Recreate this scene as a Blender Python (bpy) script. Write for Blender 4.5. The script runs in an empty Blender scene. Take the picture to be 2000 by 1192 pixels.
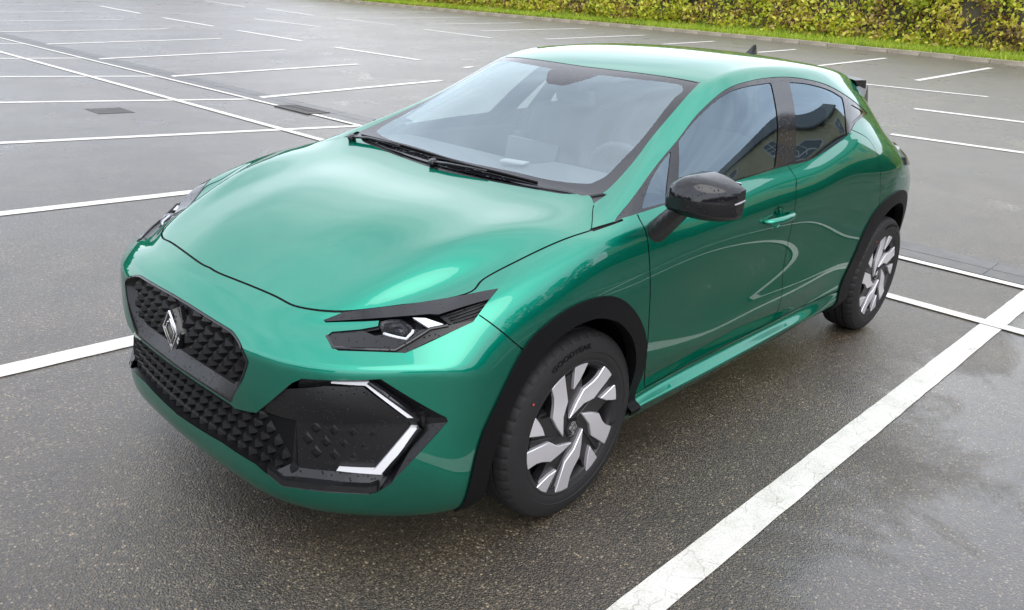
import bpy, bmesh, math, random
import numpy as np
from mathutils import Vector, Matrix
from mathutils.bvhtree import BVHTree
from mathutils.geometry import delaunay_2d_cdt

random.seed(7)
RNG = np.random.default_rng(11)
SC = bpy.context.scene
COL = SC.collection
R = math.radians

# ------------------------------------------------------------------ camera
# the world frame is the car's: x forward, y to the car's left, z up, front axle at x = 0
def look(yaw, pitch, roll):
    fw = Vector((math.cos(pitch) * math.cos(yaw), math.cos(pitch) * math.sin(yaw), -math.sin(pitch)))
    r = fw.cross(Vector((0, 0, 1))).normalized()
    u = r.cross(fw)
    r2 = math.cos(roll) * r + math.sin(roll) * u
    u2 = -math.sin(roll) * r + math.cos(roll) * u
    return Matrix(((r2.x, u2.x, -fw.x), (r2.y, u2.y, -fw.y), (r2.z, u2.z, -fw.z)))
cam_d = bpy.data.cameras.new('camera')
cam = bpy.data.objects.new('camera', cam_d)
COL.objects.link(cam)
M = look(3.87226, 0.35748, 0.07272).to_4x4()
M.translation = (1.828, 2.1942, 1.5552)
cam.matrix_world = M
cam_d.sensor_width = 36.0
cam_d.lens = 28.41
cam_d.clip_start = 0.05
cam_d.clip_end = 1000
SC.camera = cam

# ------------------------------------------------------------------ sky and sun
SUN_EL, SUN_AZ = R(48), R(62)          # elevation, azimuth from +x towards +y
wd = bpy.data.worlds.new('World')
SC.world = wd
wd.use_nodes = True
nt = wd.node_tree
nt.nodes.clear()
def wn(t, **k):
    n = nt.nodes.new(t)
    for a, b in k.items():
        setattr(n, a, b)
    return n
out = wn('ShaderNodeOutputWorld')
bg = wn('ShaderNodeBackground')
sky = wn('ShaderNodeTexSky', sky_type='NISHITA')
sky.sun_disc = False
sky.sun_elevation = SUN_EL
sky.sun_rotation = R(90) - SUN_AZ
sky.air_density = 1.0
sky.dust_density = 0.6
sky.ozone_density = 1.5
hs = wn('ShaderNodeHueSaturation')
hs.inputs['Saturation'].default_value = 0.62
cl = wn('ShaderNodeTexNoise')
cl.inputs['Scale'].default_value = 2.2
cl.inputs['Detail'].default_value = 5
cl.inputs['Roughness'].default_value = 0.55
tc = wn('ShaderNodeTexCoord')
mp = wn('ShaderNodeMapping')
mp.inputs['Scale'].default_value = (1, 1, 2.2)
rp = wn('ShaderNodeValToRGB')
rp.color_ramp.elements[0].position = 0.36
rp.color_ramp.elements[0].color = (0.45, 0.45, 0.45, 1)
rp.color_ramp.elements[1].position = 0.66
rp.color_ramp.elements[1].color = (0.85, 0.85, 0.85, 1)
mx = wn('ShaderNodeMix', data_type='RGBA')
mx.inputs[7].default_value = (8.4, 8.65, 9.35, 1)      # cloud
nt.links.new(tc.outputs['Generated'], mp.inputs[0])
nt.links.new(mp.outputs[0], cl.inputs['Vector'])
nt.links.new(cl.outputs[0], rp.inputs[0])
nt.links.new(sky.outputs[0], hs.inputs['Color'])
nt.links.new(rp.outputs[0], mx.inputs[0])
nt.links.new(hs.outputs[0], mx.inputs[6])
nt.links.new(mx.outputs[2], bg.inputs['Color'])
bg.inputs['Strength'].default_value = 0.15
nt.links.new(bg.outputs[0], out.inputs[0])

sun_d = bpy.data.lights.new('sun', 'SUN')
sun_d.energy = 1.0
sun_d.angle = R(60)
sun_d.color = (1.0, 0.95, 0.87)
sun = bpy.data.objects.new('sun', sun_d)
COL.objects.link(sun)
sd = Vector((math.cos(SUN_EL) * math.cos(SUN_AZ), math.cos(SUN_EL) * math.sin(SUN_AZ), math.sin(SUN_EL)))
sun.rotation_euler = sd.to_track_quat('Z', 'Y').to_euler()
sun.location = sd * 30

vs = SC.view_settings
vs.view_transform = 'Standard'
vs.look = 'None'
vs.exposure = 0.93
vs.gamma = 1.0
vs.use_curve_mapping = False

# ------------------------------------------------------------------ materials
MAT = {}
class NT:
    def __init__(s, name):
        s.m = bpy.data.materials.new(name)
        s.m.use_nodes = True
        s.t = s.m.node_tree
        s.b = s.t.nodes['Principled BSDF']
        MAT[name] = s.m
    def n(s, typ, ins=None, **k):
        nd = s.t.nodes.new(typ)
        for a, b in k.items():
            setattr(nd, a, b)
        for a, b in (ins or {}).items():
            if isinstance(b, bpy.types.NodeSocket):
                s.t.links.new(b, nd.inputs[a])
            else:
                nd.inputs[a].default_value = b
        return nd
    def set(s, **k):
        for a, b in k.items():
            a = a.replace('_', ' ')
            if isinstance(b, bpy.types.NodeSocket):
                s.t.links.new(b, s.b.inputs[a])
            else:
                s.b.inputs[a].default_value = b
        return s
    def coord(s, kind='Object', scale=(1, 1, 1)):
        c = s.n('ShaderNodeTexCoord')
        return s.n('ShaderNodeMapping', {0: c.outputs[kind], 'Scale': scale}).outputs[0]
    def noise(s, v, scale, detail=4, rough=.55, dist=0.0):
        return s.n('ShaderNodeTexNoise', {'Vector': v, 'Scale': scale, 'Detail': detail, 'Roughness': rough, 'Distortion': dist})
    def ramp(s, f, *stops, interp='LINEAR'):
        r = s.n('ShaderNodeValToRGB', {0: f})
        cr = r.color_ramp
        cr.interpolation = interp
        while len(cr.elements) < len(stops):
            cr.elements.new(.5)
        for e, (p, c) in zip(cr.elements, stops):
            e.position = p
            e.color = (c, c, c, 1) if isinstance(c, (int, float)) else (*c, 1)
        return r.outputs[0]
    def mix(s, f, a, b, blend='MIX'):
        m = s.n('ShaderNodeMix', data_type='RGBA', blend_type=blend)
        for i, x in ((0, f), (6, a), (7, b)):
            if isinstance(x, bpy.types.NodeSocket):
                s.t.links.new(x, m.inputs[i])
            elif i == 0:
                m.inputs[0].default_value = x
            else:
                m.inputs[i].default_value = (*x, 1) if len(x) == 3 else x
        return m.outputs[2]
    def math(s, op, a, b=0.0):
        m = s.n('ShaderNodeMath', operation=op)
        for i, x in ((0, a), (1, b)):
            if isinstance(x, bpy.types.NodeSocket):
                s.t.links.new(x, m.inputs[i])
            else:
                m.inputs[i].default_value = x
        return m.outputs[0]
    def bump(s, h, strength=.3, dist=.01, normal=None):
        d = {'Height': h, 'Strength': strength, 'Distance': dist}
        if normal is not None:
            d['Normal'] = normal
        return s.n('ShaderNodeBump', d).outputs[0]

def drops(N, v, scale=160, amount=.18):
    """sparse water beads: height field"""
    vo = N.n('ShaderNodeTexVoronoi', {'Vector': v, 'Scale': scale}, feature='F1')
    keep = N.ramp(N.n('ShaderNodeSeparateColor', {0: vo.outputs['Color']}).outputs[0], (amount, 1.0), (amount + .02, 0.0))
    h = N.ramp(vo.outputs['Distance'], (0.0, 1.0), (0.42, 0.0))
    return N.math('MULTIPLY', h, keep)

# car paint: emerald green metallic under clear coat
N = NT('paint')
v = N.coord()
fl = N.noise(v, 900, 2)
N.set(Base_Color=(0.0005, 0.235, 0.152, 1), Metallic=1.0, Specular_Tint=(.03, .45, .38, 1), Roughness=0.40, Coat_Weight=1.0, Coat_Roughness=0.015, Coat_IOR=1.58)
N.set(Normal=N.bump(fl.outputs[0], .04, .002))

def plain(name, col, rough=.5, metal=0.0, coat=0.0, bump=None, bead=0.0, spec=.5):
    N = NT(name)
    N.set(Base_Color=(*col, 1), Roughness=rough, Metallic=metal, Coat_Weight=coat, Coat_Roughness=.03)
    N.b.inputs['Specular IOR Level'].default_value = spec
    nrm = None
    if bump or bead:
        v = N.coord()
        if bump:
            nrm = N.bump(N.noise(v, bump[0], 3).outputs[0], bump[1], .004)
        if bead:
            nrm = N.bump(drops(N, v, 170, bead), .9, .004, nrm)
        N.set(Normal=nrm)
    return N
plain('gloss_black', (.008, .008, .010), .10, bead=.10)
plain('satin_black', (.008, .008, .009), .27, bump=(500, .1), bead=.12, spec=.4)
plain('matt_black', (.004, .004, .0045), .5, bump=(700, .25), spec=.14)
plain('grille_black', (.005, .005, .006), .38, spec=.3)
plain('void_black', (.006, .006, .006), .9, spec=.1)
plain('chrome', (.75, .75, .77), .12, metal=1.0)
plain('silver', (.74, .72, .75), .32, metal=.7, coat=.3)
plain('rim_dark', (.010, .0095, .0105), .38, bump=(300, .15))
plain('brake_metal', (.16, .16, .17), .4, metal=.9)
plain('rubber', (.016, .0155, .016), .60, bump=(220, .25), spec=.25)
plain('red_dot', (.6, .04, .04), .5)
plain('lamp_white', (.66, .66, .68), .30)
plain('lamp_red', (.12, .01, .012), .15, coat=.8)
plain('interior_dark', (.035, .035, .038), .7, bump=(150, .2))
plain('interior_mid', (.075, .076, .08), .65, bump=(150, .2))
plain('seat_fabric', (.05, .05, .055), .85, bump=(250, .4))
plain('mirror_glass', (.85, .87, .9), .02, metal=1.0)
plain('indicator', (.25, .25, .26), .2, coat=.5)
plain('paper', (.32, .32, .31), .6)

def glass(name, tint, ior=1.7, rough=0.0, shine=(1, 1, 1), haze=0.0):
    N = NT(name)
    N.t.nodes.remove(N.b)
    ge = N.n('ShaderNodeNewGeometry')
    dt = N.n('ShaderNodeVectorMath', {0: ge.outputs['Normal'], 1: ge.outputs['Incoming']}, operation='DOT_PRODUCT')
    f0 = ((ior - 1) / (ior + 1)) ** 2
    gr = N.math('POWER', N.math('SUBTRACT', 1.0, N.math('ABSOLUTE', dt.outputs['Value'])), 5.0)   # same from both faces of the pane
    fr = N.math('ADD', N.math('MULTIPLY', gr, 1 - f0), f0)
    tr = N.n('ShaderNodeBsdfTransparent', {'Color': (*tint, 1)})
    gl = N.n('ShaderNodeBsdfGlossy', {'Color': (*shine, 1), 'Roughness': rough})
    ms = N.n('ShaderNodeMixShader', {0: fr, 1: tr.outputs[0], 2: gl.outputs[0]})
    if haze:            # white diffuse share: rain film, plus sky brightness painted into the pane
        df = N.n('ShaderNodeBsdfDiffuse', {'Color': (.85, .88, .9, 1)})
        ms = N.n('ShaderNodeMixShader', {0: haze, 1: ms.outputs[0], 2: df.outputs[0]})
    N.t.links.new(ms.outputs[0], N.t.nodes['Material Output'].inputs[0])
glass('glass_front', (.88, .95, .95), 2.4, shine=(.76, .93, 1), haze=.05)
glass('glass_side', (.58, .67, .65), 2.4, shine=(.68, .87, 1))
glass('glass_dark', (.06, .07, .07), 1.6)
glass('lamp_glass', (.9, .92, .95), 1.22)

FT = {
 'hood':[(0.684,-0.513,0.714),(0.735,-0.167,0.750),(0.738,0.076,0.753),(0.712,0.300,0.751),(0.696,0.409,0.745),(0.630,0.518,0.750),(0.509,0.614,0.771),(0.380,0.727,0.809),(0.310,0.723,0.837),(0.203,0.745,0.875),(0.073,0.763,0.908),(-0.084,0.779,0.929),(-0.216,0.681,0.969),(-0.261,0.623,0.983),(-0.221,0.515,0.974),(-0.196,0.340,0.968),(-0.164,-0.091,0.959),(-0.161,-0.349,0.959)],
 'ws':[(-1.039,-0.489,1.322),(-0.969,0.113,1.325),(-1.034,0.522,1.316),(-0.890,0.545,1.256),(-0.663,0.581,1.146),(-0.497,0.621,1.072),(-0.322,0.653,1.002),(-0.281,0.641,0.989),(-0.248,0.606,0.980)],
 'clear':[(-0.898,0.056,1.301),(-0.929,0.318,1.305),(-0.966,0.467,1.302),(-0.957,0.492,1.295),(-0.929,0.510,1.281),(-0.857,0.515,1.250),(-0.615,0.562,1.129),(-0.485,0.579,1.070),(-0.394,0.592,1.031),(-0.350,0.584,1.015),(-0.317,0.562,1.004),(-0.282,0.437,0.996),(-0.275,0.263,0.994),(-0.263,0.080,0.990),(-0.267,-0.215,0.991),(-0.272,-0.376,0.993),(-0.306,-0.598,0.998)],
 'dlo_top':[(-0.187,0.788,0.942),(-0.399,0.725,1.012),(-0.666,0.658,1.115),(-0.905,0.614,1.225),(-1.109,0.594,1.297),(-1.318,0.588,1.326),(-1.567,0.585,1.336),(-1.779,0.598,1.327),(-2.010,0.625,1.295),(-2.245,0.671,1.219),(-2.494,0.674,1.144)],
 'dlo_bot':[(-0.227,0.787,0.948),(-0.307,0.792,0.954),(-0.457,0.795,0.964),(-0.902,0.800,0.995),(-1.224,0.801,1.012),(-1.332,0.800,1.016),(-1.550,0.803,1.023),(-1.960,0.777,1.094),(-2.438,0.691,1.141)],
 'gl_front':[(-0.715,0.656,1.133),(-0.892,0.624,1.214),(-1.077,0.609,1.278),(-1.239,0.604,1.305),(-1.471,0.601,1.317),(-1.226,0.799,1.016),(-0.880,0.797,1.000),(-0.541,0.789,0.977)],
 'gl_tri':[(-0.654,0.667,1.106),(-0.476,0.715,1.030),(-0.338,0.783,0.963),(-0.473,0.790,0.970)],
 'gl_rear':[(-1.628,0.606,1.316),(-1.798,0.618,1.307),(-1.980,0.642,1.280),(-2.089,0.669,1.244),(-1.960,0.777,1.094),(-1.639,0.800,1.037),(-1.405,0.797,1.025)],
 'gl_q':[(-2.200,0.676,1.221),(-2.475,0.675,1.150),(-2.090,0.755,1.117)],
 'grille':[(0.833,-0.379,0.650),(0.837,-0.192,0.666),(0.833,0.052,0.676),(0.830,0.239,0.671),(0.830,0.295,0.667),(0.837,0.347,0.649),(0.841,0.381,0.620),(0.843,0.379,0.595),(0.849,0.358,0.548),(0.854,0.302,0.464),(0.864,0.143,0.470),(0.866,-0.080,0.466),(0.848,-0.335,0.430)],
 'intake':[(0.854,0.302,0.464),(0.852,0.315,0.450),(0.839,0.410,0.471),(0.799,0.523,0.591),(0.785,0.550,0.610),(0.658,0.716,0.634),(0.523,0.823,0.521),(0.520,0.825,0.509),(0.632,0.733,0.323),(0.656,0.704,0.290),(0.671,0.688,0.282),(0.745,0.603,0.277),(0.812,0.487,0.268),(0.842,0.395,0.306),(0.861,0.252,0.315),(0.873,0.022,0.306),(0.863,-0.237,0.293)],
 'headl':[(0.675,0.491,0.728),(0.631,0.519,0.749),(0.509,0.614,0.771),(0.383,0.730,0.808),(0.317,0.785,0.828),(0.402,0.800,0.777),(0.422,0.801,0.761),(0.515,0.758,0.720),(0.588,0.726,0.691),(0.703,0.598,0.684),(0.710,0.575,0.688),(0.697,0.537,0.704),(0.679,0.535,0.710),(0.626,0.585,0.720),(0.590,0.615,0.730),(0.579,0.605,0.740),(0.675,0.500,0.724)],
 'bseam':[(0.401,0.802,0.776),(0.329,0.860,0.704),(0.293,0.870,0.671)],
 'doorF':[(-0.300,0.794,0.952),(-0.285,0.837,0.917),(-0.286,0.873,0.805),(-0.302,0.881,0.688),(-0.441,0.833,0.304)],
 'doorB':[(-1.332,0.800,1.016),(-1.352,0.836,0.965),(-1.323,0.858,0.922),(-1.303,0.876,0.795),(-1.339,0.862,0.587),(-1.356,0.870,0.460)],
 'rseam':[(-2.165,0.797,1.067),(-2.191,0.846,1.000),(-2.208,0.885,0.873),(-2.242,0.893,0.762)],
 'wing':[(0.675,0.492,0.728),(0.631,0.520,0.749),(0.509,0.614,0.771),(0.384,0.730,0.808),(0.318,0.785,0.828),(0.356,0.793,0.808),(0.474,0.724,0.770),(0.487,0.701,0.767),(0.542,0.636,0.752),(0.671,0.501,0.726)],
 'fins':[(0.475,0.726,0.768),(0.357,0.794,0.808),(0.403,0.800,0.776),(0.416,0.799,0.768),(0.464,0.772,0.754),(0.472,0.758,0.757)],
 'fin1':[(0.464,0.740,0.771),(0.364,0.793,0.804)],
 'fin2':[(0.464,0.750,0.767),(0.377,0.795,0.796)],
 'fin3':[(0.464,0.758,0.763),(0.389,0.798,0.787)],
 'fin4':[(0.462,0.767,0.759),(0.400,0.800,0.778)],
 'led':[(0.519,0.670,0.756),(0.500,0.701,0.760),(0.481,0.751,0.754),(0.511,0.729,0.743)],
 'lens':[(0.578,0.606,0.740),(0.558,0.622,0.747),(0.538,0.647,0.751),(0.536,0.680,0.745),(0.538,0.702,0.736),(0.544,0.706,0.731),(0.566,0.705,0.716),(0.580,0.682,0.717),(0.592,0.657,0.719),(0.598,0.641,0.720),(0.588,0.615,0.732)],
 'bowl':[(0.697,0.537,0.704),(0.680,0.536,0.710),(0.626,0.585,0.720),(0.613,0.632,0.715),(0.600,0.643,0.718),(0.593,0.659,0.717),(0.566,0.706,0.715),(0.528,0.714,0.738),(0.512,0.730,0.742),(0.473,0.763,0.752),(0.418,0.799,0.766),(0.422,0.801,0.760),(0.527,0.749,0.717),(0.588,0.725,0.691),(0.703,0.598,0.684),(0.710,0.575,0.689)],
 'lip':[(0.697,0.537,0.704),(0.708,0.580,0.688),(0.661,0.637,0.691),(0.601,0.702,0.695),(0.561,0.715,0.714),(0.510,0.733,0.742),(0.474,0.762,0.752)],
 'drl_up':[(0.745,0.615,0.607),(0.683,0.691,0.617),(0.587,0.780,0.515),(0.610,0.762,0.516),(0.689,0.685,0.605),(0.745,0.615,0.602)],
 'drl_lo':[(0.605,0.766,0.486),(0.584,0.784,0.484),(0.650,0.718,0.338),(0.736,0.621,0.339),(0.734,0.624,0.343),(0.671,0.698,0.348)],
 'brow':[(0.839,0.408,0.465),(0.825,0.464,0.521),(0.810,0.501,0.563),(0.756,0.600,0.591),(0.695,0.679,0.599),(0.655,0.720,0.559),(0.614,0.758,0.513),(0.616,0.757,0.497),(0.665,0.711,0.492),(0.710,0.661,0.484),(0.770,0.578,0.471),(0.810,0.501,0.465)],
 'pin':[(0.795,0.532,0.589),(0.755,0.600,0.608),(0.684,0.690,0.617),(0.577,0.788,0.509),(0.578,0.788,0.488),(0.640,0.728,0.337),(0.650,0.718,0.331),(0.711,0.652,0.328),(0.755,0.593,0.323),(0.796,0.526,0.317),(0.806,0.504,0.325)],
 'pout':[(0.787,0.546,0.609),(0.755,0.600,0.620),(0.658,0.716,0.634),(0.523,0.823,0.522),(0.522,0.824,0.508),(0.632,0.733,0.320),(0.657,0.704,0.289),(0.673,0.686,0.281),(0.747,0.600,0.277),(0.812,0.488,0.266),(0.830,0.440,0.290)],
}
FAR_LINES = [((-4.46,-8.72),(-8.18,-8.84)),((-4.49,-11.53),(-8.42,-11.61)),((-4.50,-14.54),(-8.68,-14.71)),((-4.70,-17.78),(-8.80,-17.83)),((-4.83,-21.26),(-9.00,-21.11)),((-5.91,-24.94),(-9.33,-24.93)),((-7.06,-28.86),(-9.69,-29.16)),((-8.39,-33.38),(-10.06,-33.37)),((-10.11,-14.79),(-10.08,-11.65)),((-10.53,-20.09),(-10.32,-16.48)),((-16.38,-18.82),(-16.11,-15.42)),((-16.76,-24.07),(-16.83,-20.84)),((-13.65,-24.63),(-13.73,-20.67)),((-10.93,-25.65),(-10.65,-21.69)),((-11.66,-32.63),(-11.15,-27.82)),((-17.69,-30.55),(-16.92,-25.83)),((-18.20,-36.90),(-17.40,-31.72)),((-17.96,-6.35),(-22.44,-6.29)),((-17.22,-3.73),(-22.51,-3.64)),((-15.40,-4.12),(-15.65,-1.91)),((-12.64,-2.24),(-12.70,-0.64)),((-9.75,-1.57),(-9.89,-0.00)),((-20.18,-9.00),(-22.53,-8.97)),((-19.75,-11.86),(-22.71,-11.86)),((-17.48,-14.55),(-22.55,-14.45)),((-17.89,-17.71),(-22.95,-17.46)),((-18.12,-20.78),(-22.89,-20.50)),((-18.39,-24.07),(-23.59,-23.81)),((-18.84,-27.55),(-24.39,-27.32)),((-9.93,-10.13),(-10.25,-10.17)),]

# ------------------------------------------------------------------ object helpers
def mk(name, verts, faces, mat=None, parent=None, smooth=False, normals=None, kind=None, label=None, cat=None, group=None):
    me = bpy.data.meshes.new(name)
    me.from_pydata([tuple(map(float, v)) for v in verts], [], [tuple(f) for f in faces])
    me.update()
    if smooth:
        me.polygons.foreach_set('use_smooth', [True] * len(me.polygons))
    if normals is not None:
        me.normals_split_custom_set_from_vertices([tuple(map(float, n)) for n in normals])
    return link(name, me, mat, parent, kind, label, cat, group)
def link(name, me, mat=None, parent=None, kind=None, label=None, cat=None, group=None):
    o = bpy.data.objects.new(name, me)
    COL.objects.link(o)
    if mat is not None and len(me.materials) == 0:
        me.materials.append(MAT[mat])
    if parent is not None:
        o.parent = parent
    tag(o, label, cat, group, kind)
    return o
def tag(o, label=None, cat=None, group=None, kind=None):
    for k, v in (('label', label), ('category', cat), ('group', group), ('kind', kind)):
        if v:
            o[k] = v
def empty(name, loc=(0, 0, 0), parent=None, label=None, cat=None, group=None):
    o = bpy.data.objects.new(name, None)
    COL.objects.link(o)
    o.location = loc
    o.empty_display_size = .2
    if parent is not None:
        o.parent = parent
    tag(o, label, cat, group)
    return o
class MB:
    """collects pieces of ONE object"""
    def __init__(s):
        s.v, s.f = [], []
    def add(s, v, f):
        b = len(s.v)
        s.v += [tuple(map(float, p)) for p in v]
        s.f += [tuple(i + b for i in q) for q in f]
        return s
    def box(s, c, sz, rot=None, bev=0.0):
        hx, hy, hz = [a / 2 for a in sz]
        if bev:
            bm = bmesh.new()
            bmesh.ops.create_cube(bm, size=1)
            for q in bm.verts:
                q.co = Vector((q.co.x * sz[0], q.co.y * sz[1], q.co.z * sz[2]))
            bmesh.ops.bevel(bm, geom=bm.edges[:], offset=bev, segments=2, profile=.6, affect='EDGES')
            bm.verts.index_update()
            V = [q.co.copy() for q in bm.verts]
            Fc = [[q.index for q in f.verts] for f in bm.faces]
            bm.free()
        else:
            V = [Vector((x, y, z)) for x in (-hx, hx) for y in (-hy, hy) for z in (-hz, hz)]
            Fc = [(0, 1, 3, 2), (4, 6, 7, 5), (0, 4, 5, 1), (2, 3, 7, 6), (0, 2, 6, 4), (1, 5, 7, 3)]
        if rot is not None:
            V = [rot @ q for q in V]
        return s.add([q + Vector(c) for q in V], Fc)
    def tube(s, pts, r, n=8, cap=True, flat=1.0):
        pts = [Vector(p) for p in pts]
        rr = r if isinstance(r, (list, tuple)) else [r] * len(pts)
        rings = []
        up = Vector((0, 0, 1))
        for i, p in enumerate(pts):
            t = (pts[min(i + 1, len(pts) - 1)] - pts[max(i - 1, 0)]).normalized()
            a = t.cross(up)
            if a.length < 1e-3:
                a = t.cross(Vector((1, 0, 0)))
            a.normalize()
            b = a.cross(t)
            rings.append([p + rr[i] * (math.cos(2 * math.pi * k / n) * a + flat * math.sin(2 * math.pi * k / n) * b) for k in range(n)])
        V = [q for g in rings for q in g]
        Fc = [(i * n + k, i * n + (k + 1) % n, (i + 1) * n + (k + 1) % n, (i + 1) * n + k) for i in range(len(pts) - 1) for k in range(n)]
        if cap:
            Fc += [tuple(range(n))[::-1], tuple((len(pts) - 1) * n + k for k in range(n))]
        return s.add(V, Fc)
    def strip(s, A, B, closed=True):
        n = len(A)
        Fc = [(i, (i + 1) % n, n + (i + 1) % n, n + i) for i in range(n if closed else n - 1)]
        return s.add(list(A) + list(B), Fc)
    def mirror(s):
        m = MB()
        m.v = [(x, -y, z) for x, y, z in s.v]
        m.f = [f[::-1] for f in s.f]
        return m
    def both(s):
        m = MB().add(s.v, s.f)
        k = s.mirror()
        return m.add(k.v, k.f)
    def build(s, name, mat, parent=None, smooth=False, angle=None, **k):
        o = mk(name, s.v, s.f, mat, parent, smooth or angle is not None, **k)
        if angle is not None:
            o.data.set_sharp_from_angle(angle=R(angle))
        return o
def cr(P, closed=False, n=8):
    """Catmull-Rom through points"""
    P = [Vector(p) for p in P]
    m = len(P)
    if m < 3:
        return P
    o = []
    for i in range(m if closed else m - 1):
        g = (lambda j: P[j % m]) if closed else (lambda j: P[min(max(j, 0), m - 1)])
        a, b, c, d = g(i - 1), g(i), g(i + 1), g(i + 2)
        for k in range(n):
            t = k / n
            o.append(.5 * ((2 * b) + (c - a) * t + (2 * a - 5 * b + 4 * c - d) * t * t + (3 * b - a - 3 * c + d) * t ** 3))
    if not closed:
        o.append(P[-1])
    return o
def lathe(prof, n, axis='y'):
    """profile [(radius, y)] turned about the y axis"""
    V, Fc = [], []
    for r, y in prof:
        for k in range(n):
            a = 2 * math.pi * k / n
            V.append((r * math.cos(a), y, r * math.sin(a)))
    for i in range(len(prof) - 1):
        for k in range(n):
            Fc.append((i * n + k, i * n + (k + 1) % n, (i + 1) * n + (k + 1) % n, (i + 1) * n + k))
    return V, Fc

# ------------------------------------------------------------------ ground materials
SLOPE, GX = 0.045, -4.45            # the tarmac rises beyond the drainage gutter
def gz(x):
    return max(0.0, SLOPE * (GX - x))

N = NT('asphalt')
v = N.coord()
big = N.noise(v, .35, 5, .6)
mid = N.noise(v, 3.0, 5, .6)
fine = N.noise(v, 60, 4, .65)
vo = N.n('ShaderNodeTexVoronoi', {'Vector': v, 'Scale': 150.0, 'Randomness': 1.0}, feature='F1')
vo2 = N.n('ShaderNodeTexVoronoi', {'Vector': v, 'Scale': 290.0, 'Randomness': 1.0}, feature='F1')
cell = N.n('ShaderNodeSeparateColor', {0: vo.outputs['Color']})
cell2 = N.n('ShaderNodeSeparateColor', {0: vo2.outputs['Color']})
tone = N.ramp(cell.outputs[0], (0, (.044, .036, .027)), (.55, (.080, .066, .048)), (.80, (.130, .106, .072)), (.94, (.23, .195, .14)), (1, (.70, .60, .44)))
tone2 = N.ramp(cell2.outputs[1], (0, (.040, .033, .026)), (.7, (.095, .078, .057)), (.95, (.20, .17, .125)), (1, (.46, .40, .30)))
stone = N.mix(.45, tone, tone2)
edge = N.ramp(vo.outputs['Distance'], (.25, 1.0), (.62, .45))
stone = N.mix(1.0, stone, edge, 'MULTIPLY')
patch = N.ramp(mid.outputs[0], (.35, .78), (.65, 1.2))
patch2 = N.ramp(big.outputs[0], (.35, .80), (.65, 1.18))
colr = N.mix(1.0, N.mix(1.0, N.mix(1.0, stone, (.84, .78, .70), 'MULTIPLY'), patch, 'MULTIPLY'), patch2, 'MULTIPLY')
# standing water film: where it lies is a stain with its own shape
sx = N.n('ShaderNodeSeparateXYZ', {0: v})
wob = N.noise(v, .9, 6, .62, .6)
ramp_y = N.n('ShaderNodeMapRange', {0: sx.outputs[1], 1: 1.05, 2: 1.75, 3: -.12, 4: .16}).outputs[0]
ramp_y2 = N.n('ShaderNodeMapRange', {0: sx.outputs[1], 1: 2.2, 2: 3.4, 3: 0.0, 4: -.2}).outputs[0]
ramp_x = N.n('ShaderNodeMapRange', {0: sx.outputs[0], 1: -.3, 2: .5, 3: 0.0, 4: -.35}).outputs[0]
lev = N.math('ADD', N.math('ADD', wob.outputs[0], ramp_y), N.math('ADD', ramp_x, ramp_y2))
film = N.ramp(lev, (.47, 0.0), (.60, 1.0))
damp = N.ramp(N.noise(v, .55, 6, .65).outputs[0], (.42, 0.0), (.68, 1.0))
rough = N.mix(damp, (.46, .46, .46), (.34, .34, .34))
rough = N.mix(film, rough, (.22, .22, .22))
hgt = N.math('ADD', N.math('MULTIPLY', N.ramp(vo.outputs['Distance'], (0, 1.0), (.7, 0.0)), 1.0), N.math('MULTIPLY', fine.outputs[0], .5))
hgt = N.math('ADD', hgt, N.math('MULTIPLY', N.ramp(vo2.outputs['Distance'], (0, 1.0), (.7, 0.0)), .5))
flat = N.math('SUBTRACT', 1.0, N.math('MULTIPLY', film, .66))
bmp = N.n('ShaderNodeBump', {'Height': hgt, 'Strength': N.math('MULTIPLY', flat, .62), 'Distance': .004})
lump = N.bump(N.noise(v, 5, 3).outputs[0], .12, .03, bmp.outputs[0])
gum = N.n('ShaderNodeTexVoronoi', {'Vector': v, 'Scale': 1.7}, feature='F1')
gsp = N.math('MULTIPLY', N.ramp(N.math('ADD', gum.outputs['Distance'], N.math('MULTIPLY', N.noise(v, 45, 2).outputs[0], .02)), (.030, .75), (.042, 0.0)), N.ramp(N.n('ShaderNodeSeparateColor', {0: gum.outputs['Color']}).outputs[2], (.45, 0.0), (.5, 1.0)))
colr = N.mix(gsp, colr, (.30, .28, .26))
N.set(Base_Color=N.mix(film, colr, N.mix(1.0, colr, (.8, .8, .82), 'MULTIPLY')), Roughness=rough, Normal=lump)
N.b.inputs['Specular IOR Level'].default_value = .6
N.set(Coat_Weight=.75, Coat_Roughness=N.mix(film, (.30, .30, .30), (.13, .13, .13)), Coat_IOR=1.45, Coat_Normal=lump)

N = NT('line_paint')
v = N.coord()
cr1 = N.n('ShaderNodeTexVoronoi', {'Vector': N.n('ShaderNodeVectorMath', {0: v, 1: N.n('ShaderNodeVectorMath', {0: N.noise(v, 14, 4).outputs['Color'], 'Scale': .05}, operation='SCALE').outputs[0]}, operation='ADD').outputs[0], 'Scale': 11.0}, feature='DISTANCE_TO_EDGE')
crk = N.ramp(cr1.outputs['Distance'], (0.0, 1.0), (.020, 0.0))
crm = N.math('MULTIPLY', crk, N.ramp(N.noise(v, 3.5, 3).outputs[0], (.40, 0.0), (.52, 1.0)))
dirt = N.ramp(N.noise(v, 6, 6, .7).outputs[0], (.35, (.52, .50, .45)), (.62, (.65, .635, .585)))
gr = N.ramp(N.noise(v, 170, 3, .7).outputs[0], (.3, .72), (.55, 1.0))
c = N.mix(1.0, dirt, gr, 'MULTIPLY')
wear = N.ramp(N.noise(v, 26, 5, .75).outputs[0], (.26, 1.0), (.33, 0.0))
c = N.mix(N.math('MULTIPLY', wear, .7), c, (.09, .085, .08))
c = N.mix(N.math('MULTIPLY', crm, .45), c, (.16, .15, .13))
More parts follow.
